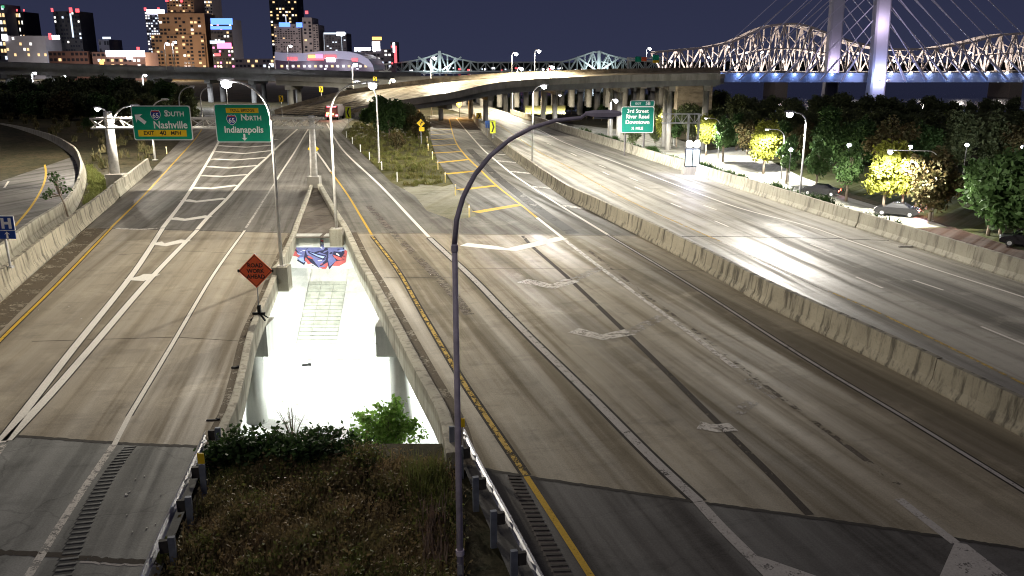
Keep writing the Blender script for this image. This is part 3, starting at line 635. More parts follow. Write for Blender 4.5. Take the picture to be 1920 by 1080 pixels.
stripe('dirt_band', None, 1.5, M_dirtf, road_r, world=[p + Vector((0, 0, .004)) for p in offset_line(cb_near, -0.85)]); stripe('dirt_band', None, 0.6, M_dirtd, road_r, world=[p + Vector((0, 0, .007)) for p in offset_line(cb_near, -0.4)])
stripe('dirt_band', None, 0.9, M_dirtf, road_rf, world=[p + Vector((0, 0, .004)) for p in offset_line(cb_far, -0.5)])
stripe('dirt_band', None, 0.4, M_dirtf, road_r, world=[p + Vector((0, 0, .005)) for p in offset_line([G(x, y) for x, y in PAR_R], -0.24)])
stripe('dirt_band', None, 1.3, M_dirtf, road_l, world=[p + Vector((0, 0, .004)) for p in offset_line([G(x, y) for x, y in ((-256, 790), (-100, 655), (0, 567), (110, 471), (160, 430))], 0.7)])
stripe('dirt_band', None, 0.25, M_dirtf, road_l, world=[p + Vector((0, 0, .005)) for p in offset_line([G(x, y) for x, y in PAR_L], 0.15)])
stripe('pavement_crack', ragged([(-60, 1032), (90, 1040), (150, 1046), (205, 1051), (300, 1054)], 9, 2.2, 8), 0.2, M_tar, road_ln, z=0.005, smooth=False)
stripe('crack_lip', ragged([(150, 1053), (205, 1058), (300, 1061)], 9, 1.5, 9), 0.07, M_whitef, road_ln, z=0.006, smooth=False)
stripe('deck_joint', [(220, 478), (330, 470), (527, 478)], 0.05, M_tar, road_l, z=0.0045, smooth=False); stripe('deck_joint', [(60, 640), (330, 632), (460, 640)], 0.05, M_tar, road_l, z=0.0045, smooth=False); stripe('deck_joint', [(735, 505), (1000, 503), (1320, 508)], 0.05, M_tar, road_r, z=0.0045, smooth=False); stripe('deck_joint', [(720, 520), (760, 520), (850, 521)], 0.06, M_tar, road_r, z=0.0045, smooth=False)
# highway
def hstripe(name, px, wd, mat, z=0.008): return stripe(name, px, wd, mat, highway, z=z)
hstripe('yellow_edge_line', [(930, 230), (1000, 278), (1060, 310), (1162, 367), (1265, 415), (1352, 453)], 0.15, M_yelw); hstripe('edge_line', [(1352, 453), (1455, 502), (1552, 545)], 0.15, M_whitew); hstripe('yellow_edge_line', [(1552, 545), (1634, 580), (1720, 621), (1920, 720), (2200, 860)], 0.15, M_yelw)
hstripe('edge_line', [(960, 222), (1003, 239), (1060, 268), (1190, 317), (1300, 359), (1390, 391), (1512, 423), (1590, 450), (1745, 502), (1920, 557), (2200, 650)], 0.17, M_white)
for a, b in (((1840, 612), (1925, 647)), ((1605, 519), (1655, 540)), ((1449, 459), (1484, 474)), ((1340, 414), (1366, 425)), ((1258, 381), (1278, 389)), ((1190, 350), (1206, 357)), ((1130, 322), (1142, 328)), ((1712, 525), (1769, 544)), ((1520, 458), (1556, 471)), ((1319, 385), (1343, 393)), ((1249, 359), (1268, 366)), ((1180, 333), (1196, 339)), ((1122, 309), (1135, 314)), ((1070, 287), (1081, 292)), ((1025, 268), (1034, 272))): hstripe('lane_dash', [a, b], 0.15, M_white)
stripe('joint_seal', [(1240, 443), (1400, 444), (1560, 447), (1667, 451)], 0.16, M_tar, highway, z=0.005, smooth=False)
# loop ramp lines
stripe('yellow_edge_line', [(28, 424), (60, 385), (80, 350), (86, 325), (82, 305), (70, 294)], 0.18, M_yel, loop_o, z=-0.04)
for a, b in (((8, 352), (16, 340)), ((20, 329), (23, 322)), ((20, 312), (22, 307)), ((12, 297), (15, 293))): stripe('lane_dash', [a, b], 0.18, M_white, loop_o, z=-0.04)
# rumble strips: milled grooves with a raised far lip
def rumble(road, rows, mat_lo, mat_hi):
    for (xa, ya), (xc, yc) in rows:
        a, c = G(xa, ya, 0.004), G(xc, yc, 0.004); f = Vector((0, 0.11, 0))
        g_ = MB().add([a - f, c - f, c + f, a + f], [(0, 1, 2, 3)]).build('rumble_groove', mat_lo, road)
        MB().box(((a + c) / 2 + Vector((0, 0.15, 0.006))), ((c - a).length, 0.07, 0.02), math.atan2(c.y - a.y, c.x - a.x)).build('lip', mat_hi, g_)
rows = []
for k in range(34):
    t = k / 27.0; q = lambda p0, p1: (p0[0] + (p1[0] - p0[0]) * t, p0[1] + (p1[1] - p0[1]) * (0.62 * t + 0.38 * t * t))
    a = q((229, 843), (111, 1046)); c = q((252, 841), (146, 1042)); rows.append((a, c))
rumble(road_ln, rows, plain('groove_shade', (0.05, 0.05, 0.05), 0.95), M_asphLN)
rows = []
for k in range(26):
    t = k / 24.0; q = lambda p0, p1: (p0[0] + (p1[0] - p0[0]) * (0.7 * t + 0.3 * t * t), p0[1] + (p1[1] - p0[1]) * (0.7 * t + 0.3 * t * t))
    rows.append((q((952, 896), (1048, 1100)), q((975, 897), (1082, 1098))))
rumble(road_rn, rows, plain('groove_worn', (0.11, 0.095, 0.085), 0.95), plain('lip_worn', (0.06, 0.055, 0.05), 0.95))

# ================================================================== BARRIERS, GUARDRAILS
JERSEY = [(-0.34, 0.0), (-0.34, 0.08), (-0.2, 0.36), (-0.11, 1.07), (0.11, 1.07), (0.2, 0.36), (0.34, 0.08), (0.34, 0.0)]
def barrier(label, pts, seg, mat, hs=1.0, name='concrete_barrier', z=0.0, gap=0.015):
    pts = [Vector((p.x, p.y, z)) for p in pts]
    o = thing(name, label, 'barrier', pts[0])
    acc = [0]
    for a, b in zip(pts, pts[1:]): acc.append(acc[-1] + (b - a).length)
    def at(s):
        s = max(0, min(acc[-1], s))
        for i in range(len(acc) - 1):
            if s <= acc[i + 1] or i == len(acc) - 2: return pts[i].lerp(pts[i + 1], (s - acc[i]) / max(1e-6, acc[i + 1] - acc[i]))
    n = max(1, round(acc[-1] / seg))
    for k in range(n):
        s0, s1 = acc[-1] * k / n + gap, acc[-1] * (k + 1) / n - gap
        m = 4; line = [at(s0 + (s1 - s0) * t / m) for t in range(m + 1)]
        jz = rnd.uniform(-0.02, 0.02); mb = MB()
        rings = [[q + Vector((0, 0, 0.003 + zz * hs + (jz if zz > 1 else 0))) for q in offset_line(line, dd)] for dd, zz in JERSEY]
        for r1, r2 in zip(rings, rings[1:]): mb.strip(r1, r2)
        for e in (0, m): mb.poly([r_[e] for r_ in rings])
        mb.build('barrier_length', mat, o)
    return o
cbl = smooth_line([G(x, y) for x, y in CB], 4)
barrier('long stained concrete barrier between the right roadway and the highway', offset_line(cbl, 0.34), 6.0, M_barr)
barrier('concrete barrier on the river side of the highway, below the park trees', [Vector((xb(y) - 0.4, y, 0)) for y in (24, 40, 57.4)], 6.0, M_barr2)
barrier('pale concrete barrier between highway and park street', [Vector((xb(y) - 0.4, y, 0)) for y in (57.5, 80, 110, 150, 190)], 6.5, M_barr2)
LB = [G(x, y) for x, y in [(-256, 790), (-100, 655), (0, 567), (110, 471), (215, 380), (223, 371)]]
barrier('streaked concrete barrier at the left edge of the left roadway, below the hospital sign', offset_line(LB, -0.34), 5.0, M_barr, 1.12)
LB2 = [G(x, y) for x, y in [(226, 369), (255, 345), (285, 318)]]
barrier('short pale concrete barrier beyond the gantry post on the left roadway', offset_line(LB2, -0.34), 5.0, M_barr2, 1.12)
barrier('curved concrete barrier around the loop ramp', loop_s, 4.0, M_barr2, 1.05, z=-0.05)

def guardrail(label, px, z=0.0, side_=1, post_step=1.9):
    """w-beam rail on posts with block-outs; posts stand on the side given"""
    line = resample([G(x, y, 0) for x, y in px], post_step)
    o = thing('guardrail', label, 'guardrail', line[0])
    prof = [(0.0, 0.44), (0.045, 0.48), (0.08, 0.52), (0.045, 0.57), (0.0, 0.60), (0.045, 0.63), (0.08, 0.68), (0.045, 0.72), (0.0, 0.76)]
    fine = smooth_line(line, 2); mb = MB()
    rings = [[q + Vector((0, 0, zz)) for q in offset_line(fine, -side_ * dd)] for dd, zz in prof]
    for r1, r2 in zip(rings, rings[1:]): mb.strip(r1, r2)
    mb.build('rail', M_rail, o)
    for i, p in enumerate(line):
        t = (line[min(i + 1, len(line) - 1)] - line[max(i - 1, 0)]); t.z = 0; t.normalize(); nrm = Vector((t.y, -t.x, 0)) * side_
        rz = math.atan2(t.y, t.x)
        ps = MB().box(p + nrm * 0.32 + Vector((0, 0, 0.22)), (0.1, 0.15, 1.2), rz).build('post', M_post, o)
        MB().box(p + nrm * 0.14 + Vector((0, 0, 0.6)), (0.1, 0.18, 0.3), rz).build('block_out', plain('block_out_timber', (0.06, 0.055, 0.05), 0.8), ps)
    return o
guardrail('steel guardrail along the right edge of the left roadway beside the weedy slope', [(391, 852), (360, 925), (333, 990), (300, 1070), (262, 1165)], side_=-1)
guardrail('steel guardrail between the arched lamp pole and the right roadway', [(868, 846), (885, 885), (915, 945), (950, 1012), (990, 1090), (1030, 1170)], side_=1)
def marker(px, py, label, w_=0.14, h_=0.28):
    p = G(px, py); o = thing('reflector_marker', label, 'marker', p, 'yellow guardrail markers')
    MB().box(p + Vector((0, 0, 0.5)), (0.04, 0.04, 1.0)).build('stake', M_steell, o); MB().box(p + Vector((0, -0.03, 0.98)), (w_, 0.03, h_)).build('plate', M_signy, o)
marker(384, 922, 'small yellow plate at the far end of the left guardrail', 0.17, 0.3); marker(868, 850, 'small yellow plate behind the arched lamp pole at the right guardrail')

# ================================================================== GANTRY AND SIGNS
GY = 77.0
gl, grr = D(168, 222, GY), D(601, 222, GY)
zt, zb = D(380, 222.5, GY).z, D(380, 240.5, GY).z
gan = thing('sign_gantry', 'steel box truss gantry spanning the left roadway and holding two green signs', 'gantry', (gl.x, GY, 0))
for yy in (GY, GY + 1.2):
    for zz in (zt, zb): beam('chord', (gl.x, yy, zz), (grr.x, yy, zz), 0.14, 0.14, M_steell, gan)
nb = 16; stp = (grr.x - gl.x) / nb
for k in range(nb):
    x0 = gl.x + k * stp; x1 = x0 + stp
    beam('brace', (x0, GY, zb), (x1, GY, zt), 0.07, 0.07, M_steell, gan); beam('brace', (x0, GY, zt), (x1, GY, zb), 0.07, 0.07, M_steell, gan)
    if k % 2 == 0: beam('strut', (x0, GY, zt), (x0, GY + 1.2, zb), 0.06, 0.06, M_steell, gan)
pl = D(205, 345, GY)
MB().tube([(pl.x + 0.35, GY + 0.6, 0), (D(192, 215, GY).x + 0.2, GY + 0.6, D(190, 210, GY).z)], [0.46, 0.36], 14).build('post', M_steell, gan, True)
MB().box((pl.x + 0.7, GY + 0.2, 0.55), (1.5, 1.4, 1.3)).build('post_base', M_conc, gan)
pr = D(588, 352, GY)
MB().tube([(pr.x, GY + 0.4, 0.9), (D(582, 218, GY).x, GY + 0.4, D(582, 217, GY).z)], [0.34, 0.26], 14).build('post', M_steell, gan, True)
MB().box((pr.x, GY + 0.4, 0.35), (1.1, 1.1, 1.2)).build('post_base', M_conc, gan)
MB().tube([(pr.x, GY + 0.4, 0.92), (pr.x, GY + 0.4, 1.0)], 0.48, 14).build('post_flange', M_steell, gan)

def arrow_pts(cx, cz, s, ang):
    base = [(0, 0.5), (0.42, 0.06), (0.14, 0.14), (0.14, -0.5), (-0.14, -0.5), (-0.14, 0.14), (-0.42, 0.06)]
    ca, sa = math.cos(ang), math.sin(ang); return [(cx + s * (x * ca - z * sa), cz + s * (x * sa + z * ca)) for x, z in base]
def shield(cx, cz, s, parent, y=-0.035):
    def sh(k): return [(cx + s * k * x, cz + s * k * z) for x, z in ((-0.34, 0.5), (-0.2, 0.44), (0, 0.5), (0.2, 0.44), (0.34, 0.5), (0.46, 0.3), (0.5, 0.05), (0.4, -0.22), (0.18, -0.42), (0, -0.5), (-0.18, -0.42), (-0.4, -0.22), (-0.5, 0.05), (-0.46, 0.3))]
    o = flat('route_shield', sh(1.0), M_signw, parent, y)
    flat('shield_field', sh(0.9), M_blue, o, y - 0.004)
    flat('shield_top', [(cx - s * .38, cz + s * .28), (cx + s * .38, cz + s * .28), (cx + s * .29, cz + s * .42), (cx, cz + s * .38), (cx - s * .29, cz + s * .42)], M_red, o, y - 0.008)
    lettering('65', cx, cz - s * 0.06, s * 0.62, M_signw, o, y - 0.012, 0.012 * s)
def panel_sign(label, x0, x1, y0, y1, Y, mat, name='highway_sign', border=0.07, lean=0.0):
    a, b = D(x0, y1, Y), D(x1, y0, Y); w_, h_ = b.x - a.x, b.z - a.z
    o = thing(name, label, 'road sign', ((a.x + b.x) / 2, Y, (a.z + b.z) / 2))
    flat('panel', rrect(-w_ / 2, w_ / 2, -h_ / 2, h_ / 2, 0.18), M_signw, o, -0.0, 0.05)
    flat('field', rrect(-w_ / 2 + border, w_ / 2 - border, -h_ / 2 + border, h_ / 2 - border, 0.2), mat, o, -0.012)
    flat('backing', [(-w_ / 2 + 0.02, -h_ / 2 + 0.02), (w_ / 2 - 0.02, -h_ / 2 + 0.02), (w_ / 2 - 0.02, h_ / 2 - 0.02), (-w_ / 2 + 0.02, h_ / 2 - 0.02)], M_back, o, 0.055, 0.03)
    return o, w_, h_
s1, w_, h_ = panel_sign('green sign reading South Nashville with a yellow exit 40 mph strip', 252, 356, 198, 263, GY - 0.35, M_green)
s1.rotation_euler = (R(2), 0, 0)
flat('arrow', arrow_pts(-w_ * 0.36, h_ * 0.12, 1.15, R(50)), M_signw, s1, -0.03)
shield(-w_ * 0.09, h_ * 0.23, 0.92, s1); lettering('S', w_ * 0.09, h_ * 0.27, 0.78, M_signw, s1, bold=0.014); lettering('OUTH', w_ * 0.235, h_ * 0.255, 0.58, M_signw, s1, bold=0.012)
lettering('Nashville', w_ * 0.14, -h_ * 0.06, 0.92, M_signw, s1, bold=0.016, width=0.9)
yp = flat('yellow_strip', [(-w_ * .42, -h_ * .39), (w_ * .4, -h_ * .39), (w_ * .4, -h_ * .2), (-w_ * .42, -h_ * .2)], M_signy, s1, -0.02)
lettering('EXIT', -w_ * 0.24, -h_ * 0.295, 0.46, M_signb, yp, bold=0.01); lettering('40', w_ * 0.0, -h_ * 0.295, 0.58, M_signb, yp, bold=0.014); lettering('MPH', w_ * 0.22, -h_ * 0.295, 0.46, M_signb, yp, bold=0.01)
s2, w_, h_ = panel_sign('green sign reading North Indianapolis with a yellow toll bridge strip', 407, 506, 195, 267, GY - 0.35, M_green)
s2.rotation_euler = (R(2), 0, 0)
yp = flat('yellow_strip', [(-w_ * .29, h_ * .27), (w_ * .29, h_ * .27), (w_ * .29, h_ * .4), (-w_ * .29, h_ * .4)], M_signy, s2, -0.02)
lettering('TOLL BRIDGE', 0, h_ * 0.335, 0.36, M_signb, yp, bold=0.006)
shield(-w_ * 0.2, h_ * 0.09, 0.92, s2); lettering('N', w_ * 0.02, h_ * 0.145, 0.74, M_signw, s2, bold=0.014); lettering('ORTH', w_ * 0.18, h_ * 0.13, 0.56, M_signw, s2, bold=0.012)
lettering('Indianapolis', 0, -h_ * 0.17, 0.8, M_signw, s2, bold=0.016, width=0.93)
flat('arrow', arrow_pts(0, -h_ * 0.365, 0.62, R(180)), M_signw, s2, -0.03)
# exit sign on the river side
EY = 104.0
s3, w_, h_ = panel_sign('green sign reading 3rd Street River Road Downtown with an exit 5B tab', 1164, 1227, 200, 249, EY, M_green2, border=0.06)
tab = flat('exit_tab', rrect(-w_ * 0.24, w_ * 0.5, h_ / 2 + 0.02, h_ / 2 + 0.72, 0.1), M_signw, s3, 0.0, 0.05)
flat('tab_field', rrect(-w_ * 0.22, w_ * 0.48, h_ / 2 + 0.08, h_ / 2 + 0.66, 0.1), M_green2, tab, -0.012)
lettering('EXIT', 0.02, h_ / 2 + 0.35, 0.34, M_signw, tab, bold=0.006); lettering('5B', w_ * 0.3, h_ / 2 + 0.37, 0.55, M_signw, tab, bold=0.014)
for t, zz, sz in (('3rd Street', 0.33, 0.66), ('River Road', 0.12, 0.66), ('Downtown', -0.09, 0.66)): lettering(t, 0, h_ * zz, sz, M_signw, s3, bold=0.014, width=0.95)
lettering('¼ MILE', 0, -h_ * 0.33, 0.45, M_signw, s3, bold=0.01)
for dx in (-w_ * 0.36, w_ * 0.22):
    p = s3.location; MB().tube([(p.x + dx, EY + 0.16, PARK_Z), (p.x + dx, EY + 0.16, p.z + h_ * 0.3)], 0.11, 8).build('post', M_pole, s3)

# road work sign on a spring stand
p = G(487, 600); c_ = D(479, 508, p.y)
rw = thing('roadwork_sign', 'orange diamond sign reading road work ahead on a spring stand by the parapet', 'road sign', (c_.x, p.y, 0))
hd_ = 0.76; zc = c_.z
flat('border', [(0, zc - hd_), (hd_, zc), (0, zc + hd_), (-hd_, zc)], M_orange, rw, 0, 0.02)
k_ = hd_ - 0.055; k2 = hd_ - 0.09
for a, b in (((0, -1), (1, 0)), ((1, 0), (0, 1)), ((0, 1), (-1, 0)), ((-1, 0), (0, -1))):
    flat('border_line', [(a[0] * k_, zc + a[1] * k_), (b[0] * k_, zc + b[1] * k_), (b[0] * k2, zc + b[1] * k2), (a[0] * k2, zc + a[1] * k2)], M_signb, rw, -0.008)
for i, t in enumerate(('ROAD', 'WORK', 'AHEAD')): lettering(t, 0, zc + 0.24 - i * 0.25, 0.25, M_signb, rw, -0.012, 0.008, 0.95)
for sx in (-1, 1): flat('corner_clip', [(sx * (hd_ - 0.1), zc), (sx * hd_, zc + 0.08), (sx * (hd_ + 0.03), zc), (sx * hd_, zc - 0.08)], M_dark, rw, -0.012, 0.03)
MB().tube([(c_.x, p.y + 0.04, 0.45), (c_.x + 0.02, p.y + 0.04, zc + hd_)], 0.03, 8).build('mast', M_steell, rw)
MB().box((c_.x + 0.02, p.y + 0.04, 0.42), (0.14, 0.14, 0.5)).build('spring_box', M_dark, rw)
for a in (35, 145, 215, 325):
    e = Vector((math.cos(R(a)) * 0.4, math.sin(R(a)) * 0.4, -0.32)); MB().bar(Vector((c_.x, p.y, 0.36)), Vector((c_.x, p.y, 0.36)) + e, 0.07, 0.05).build('leg', M_dark, rw)
MB().box((c_.x, p.y, 0.3), (0.55, 0.1, 0.1)).build('cross_bar', M_dark, rw)

# hospital sign on the left barrier
p = G(20, 502, 1.1); c1 = D(13, 418.5, p.y); c2 = D(15, 440, p.y)
hs = thing('hospital_sign', 'blue hospital sign with white H above a white arrow plate on the left barrier', 'road sign', (p.x, p.y, 1.15))
off = Vector((c1.x - p.x, 0, c1.z - 1.15))
flat('panel', rrect(off.x - 0.4, off.x + 0.4, off.z - 0.36, off.z + 0.38, 0.03), M_signw, hs, -0.06, 0.02); flat('field', rrect(off.x - 0.37, off.x + 0.37, off.z - 0.33, off.z + 0.35, 0.03), M_blue, hs, -0.068)
for x0, x1, z0, z1 in ((-0.25, -0.1, -0.26, 0.27), (0.1, 0.25, -0.26, 0.27), (-0.1, 0.1, -0.05, 0.08)): flat('letter_stroke', [(off.x + x0, off.z + z0), (off.x + x1, off.z + z0), (off.x + x1, off.z + z1), (off.x + x0, off.z + z1)], M_signw, hs, -0.075)
o2 = Vector((c2.x - p.x, 0, c2.z - 1.15)); flat('arrow_plate', rrect(o2.x - 0.4, o2.x + 0.4, o2.z - 0.2, o2.z + 0.2, 0.02), M_blue, hs, -0.06, 0.02); flat('arrow', arrow_pts(o2.x, o2.z, 0.34, 0), M_signw, hs, -0.07)
MB().tube([p, (p.x - 0.06, p.y, c1.z + 0.3)], 0.06, 8).build('post', M_steel, hs); MB().box(p + Vector((0, 0, 0.04)), (0.24, 0.24, 0.1)).build('foot', M_steel, hs)

def diamond(label, px, py, Y, half, z0, mark='curve', plate=False, two=False):
    c = D(px, py, Y); o = thing('warning_sign', label, 'road sign', (c.x, Y, z0), None); zc = c.z - z0
    flat('panel', [(0, zc - half), (half, zc), (0, zc + half), (-half, zc)], M_signb, o, -0.04, 0.02); k = half * 0.93; flat('field', [(0, zc - k), (k, zc), (0, zc + k), (-k, zc)], M_signy, o, -0.046)
    s = half
    flat('curve_arrow', [(-.1 * s, zc - .5 * s), (.06 * s, zc - .5 * s), (.08 * s, zc - .1 * s), (.3 * s, zc + .12 * s), (.38 * s, zc + .02 * s), (.42 * s, zc + .38 * s), (.08 * s, zc + .36 * s), (.18 * s, zc + .24 * s), (-.08 * s, zc)], M_signb, o, -0.05)
    if plate: flat('speed_plate', rrect(-half * .6 + .1, half * .6 + .1, zc - half * 1.75, zc - half * .85, .04), M_signy, o, -0.055, 0.015)
    MB().tube([(c.x, Y, z0), (c.x, Y, c.z + half * .6)], 0.05, 6).build('post', M_steel, o)
    return o
diamond('yellow diamond curve sign behind the right gantry post', 587.5, 279, 92, 0.66, 0)
diamond('yellow diamond curve sign with a speed plate on the brushy gore', 789, 231, 118, 0.62, 0, plate=True)
def chevron_sign(label, px, py, Y, wd, hg, z0, mat=M_signy, flip=1):
    c = D(px, py, Y); o = thing('chevron_sign', label, 'road sign', (c.x, Y, z0), 'yellow curve chevrons'); zc = c.z - z0
    flat('panel', rrect(-wd / 2, wd / 2, zc - hg / 2, zc + hg / 2, .04), mat, o, -0.05, 0.02)
    flat('chevron_mark', [(flip * x * wd, zc + z * hg) for x, z in ((-.3, .42), (0.0, .42), (.32, 0), (0.0, -.42), (-.3, -.42), (.02, 0))], M_signb, o, -0.06)
    MB().tube([(c.x, Y, z0), (c.x, Y, c.z)], 0.05, 6).build('post', M_steel, o)
chevron_sign('yellow chevron sign left of the curved ramp, beside the dark hillside', 527, 185, 182, 0.9, 1.25, 0)
chevron_sign('yellow chevron sign above the outer edge of the curved ramp', 602, 167.5, 200, 0.9, 1.25, 0); chevron_sign('yellow chevron sign high on the grey overpass', 703, 149, 205, 0.9, 1.2, 3)
M_fy = plain('fluorescent_yellow_green', (0.72, 0.78, 0.03), 0.5)
chevron_sign('fluorescent yellow sign beside the truck at the ramp bend', 653, 211, 150, 0.95, 2.0, 0, M_fy, -1)
chevron_sign('bright yellow sign on the middle barrier facing the ramp', 924, 238, 118, 0.75, 1.7, 0.9, M_fy); chevron_sign('small yellow sign far along the middle barrier', 898, 217, 150, 0.9, 1.0, 0.9)
c_ = D(914, 233, 122); o = thing('blue_sign', 'small blue sign plate on the middle barrier', 'road sign', (c_.x, 122, 0.9)); flat('panel', rrect(-.3, .3, c_.z - 1.4, c_.z - .4, .03), plain('sign_light_blue', (0.06, 0.16, 0.5), 0.5), o, -.03, .02); MB().tube([(c_.x, 122, 0.9), (c_.x, 122, c_.z)], .04, 6).build('post', M_steel, o)

# delineator posts
def delineator(px, py, mat, label, grp, hgt=0.95):
    p = G(px, py, -0.03); o = thing('delineator_post', label, 'marker post', p, grp)
    MB().tube([p, p + Vector((0, 0, hgt))], 0.055, 8).build('tube', mat, o); MB().box(p + Vector((0, -0.05, hgt - 0.14)), (0.09, 0.02, 0.16)).build('reflector', M_signw, o)
M_dw = plain('white_plastic', (0.8, 0.8, 0.74), 0.5); M_dy = plain('yellow_plastic', (0.75, 0.6, 0.25), 0.5)
for k, (x, y) in enumerate([(745, 341), (716, 319), (693, 300), (676, 285), (661, 270), (650, 258)]):
    delineator(x, y, M_dw, ('nearest', 'second nearest', 'third nearest', 'fourth', 'fifth', 'farthest')[k] + ' white delineator post along the grassy gore', 'white posts along the gore')
for k, (x, y) in enumerate([(880, 408), (854, 366), (835, 342), (821, 318), (811, 299), (803, 283), (801, 268)]):
    delineator(x, y, M_dy, ('nearest', 'second nearest', 'third nearest', 'fourth', 'fifth', 'sixth', 'farthest')[k] + ' yellowish delineator post at the hatched ramp edge', 'posts along the hatched ramp')
delineator(313, 289, M_dy, 'lone delineator post on the dark left verge', 'verge posts')

# ================================================================== STREET LAMPS NEAR THE ROADS
b0 = G(864, 1118)
t0 = D(1000, 221, b0.y).z
rx_ = (D(1168, 222, b0.y).x - b0.x)
street_lamp('arched_street_lamp', 'tall dark unlit lamp with long arched arm in the foreground', (b0.x, b0.y, -0.1), t0, (rx_, 0), plain('grey_arched_pole', (0.74, 0.66, 0.72), 0.4, 0.0), 0, 0.074, 2.35, 0.66, 'street lamps', hw=0.62)
arch = bpy.data.objects['arched_street_lamp']
for zz, r_ in ((t0 - 2.5, .066), (1.0, .09)): MB().tube([(b0.x, b0.y, zz), (b0.x, b0.y, zz + .12)], r_, 12).build('collar', MATS['grey_arched_pole'], arch)
MB().box((b0.x, b0.y - .085, .7), (.1, .03, .22)).build('hand_hole_cover', M_steel, arch)
b0 = G(528, 500, 0.6); hx = D(408, 160, b0.y)
p = MB().box((b0.x, b0.y, 0.0), (0.8, 0.8, 1.3)); base_l = b0
lp = street_lamp('street_lamp', 'lit lamp on the left parapet leaning over the left roadway', (b0.x, b0.y, 0.62), hx.z + 0.2, (hx.x - b0.x, 0), M_steell, 2300, 0.1, 1.9, 0.8, kmax=5.5)
p.build('pedestal', M_barr2, lp)
b0 = G(631, 430, 0.6); hx = D(712, 160, b0.y)
lp = street_lamp('street_lamp', 'lit lamp on the right parapet arching over the right roadway', (b0.x, b0.y, 0.62), hx.z + 0.1, (hx.x - b0.x, 0), M_steell, 2500, 0.1, 1.9, 0.8, kmax=3.6)
MB().box((b0.x, b0.y, 0.1), (0.8, 0.8, 1.1)).build('pedestal', M_barr2, lp)
b0 = G(711, 305); hx = D(660, 152, b0.y)
street_lamp('street_lamp', 'lamp on the grassy gore with its arm to the left', b0, hx.z, (hx.x - b0.x, 0), M_steell, 900, 0.11, 1.9, 0.8)
b0 = G(998, 303, 1.0); hx = D(1022, 166, b0.y)
street_lamp('street_lamp', 'brightly lit lamp standing on the middle barrier above the highway', b0, hx.z + 0.3, (hx.x - b0.x + 0.4, 0), M_steell, 5200, 0.09, 1.0, 0.9, col=(1.0, 0.97, 0.88), kmax=9)
b0 = G(1498, 383); hx = D(1477, 219, b0.y)
street_lamp('street_lamp', 'brightly lit lamp behind the river side barrier with its head to the left', (b0.x, b0.y, PARK_Z), hx.z + 0.3, (hx.x - b0.x - 0.3, 0), M_steel, 2000, 0.1, 0.8, 0.8, col=(1.0, 0.95, 0.86), kmax=14)
for (bx, by, tx, ty, z_, lbl, lit, hd_) in ((224, 345, 262, 199, 0.2, 'pale curved lamp behind the left gantry post', 2600, .8), (291, 300, 316, 187, 0, 'curved lamp rising behind the sign to the left', 0, .8), (343, 262, 366, 163, 0, 'curved lamp above the left end of the signs', 0, .8), (381, 238, 395, 165, 0, 'thin lamp between the two green signs', 0, .7)):
    b0 = G(bx, by, z_); hx = D(tx, ty, b0.y); street_lamp('street_lamp', lbl, b0, hx.z, (hx.x - b0.x, 0), M_steell, lit, 0.12, 1.9, hd_)
c_ = D(179, 208, 96); o = street_lamp('street_lamp', 'small lit lamp behind the top of the left gantry post', (c_.x + 1.2, 96, 0), c_.z + .3, (-1.4, 0), M_steell, 2600, .1, .6, .8)
# park street lamps
for (bx, by, tx, ty, pw, lbl) in ((1338, 297, 1320, 222, 1800, 'white park lamp over the two lit trees by the light cabinet'), (1452, 331, 1434, 243, 1800, 'white park lamp beside the round lit tree'), (1692, 394, 1664, 283, 1700, 'white park lamp rising through the large lit tree'), (1258, 270, 1243, 207, 1800, 'white park lamp behind the exit sign')):
    b0 = G(bx, by, PARK_Z); b0 = b0 + Vector((0, -3.2 if bx < 1600 else -7.0, 0)); hx = D(tx, ty, b0.y); pw *= 7; street_lamp('park_lamp', lbl, b0, hx.z, (hx.x - b0.x, 0), M_steell, pw, 0.09, 1.3, 0.6, 'park lamps', col=(1, 0.97, 0.85), kmax=3.5)
def globe_lamp(px, py, Y, hgt, lbl, pw=300, z0=None):
    c = D(px, py, Y); zb_ = c.z - hgt if z0 is None else z0; o = thing('post_lamp', lbl, 'lamp', (c.x, Y, zb_), 'park post lamps')
    MB().tube([(c.x, Y, zb_), (c.x, Y, c.z - 0.2)], [0.07, 0.05], 8).build('post', M_pole, o)
    MB().lathe([(0.02, -0.25), (0.2, -0.12), (0.26, 0.05), (0.16, 0.25), (0.02, 0.32)], (c.x, Y, c.z), 10).build('globe', M_lens, o, True)
    MB().lathe([(0.24, 0.22), (0.14, 0.34), (0.02, 0.42)], (c.x, Y, c.z), 10).build('cap', M_pole, o)
    lamp_light(o, (c.x, Y, c.z + 0.0), pw, (0.9, 0.95, 1.0), 0.3, False)
for k, (x, y, Y) in enumerate(((1592, 273, 112), (1707, 276, 112), (1813, 272, 118), (1918, 276, 118), (1483, 281, 112))):
    globe_lamp(x, y, Y, 0, ('first', 'second', 'third', 'fourth', 'leftmost')[k] + ' white post lamp among the dark park trees, counted from the left', 2200, PARK_Z)
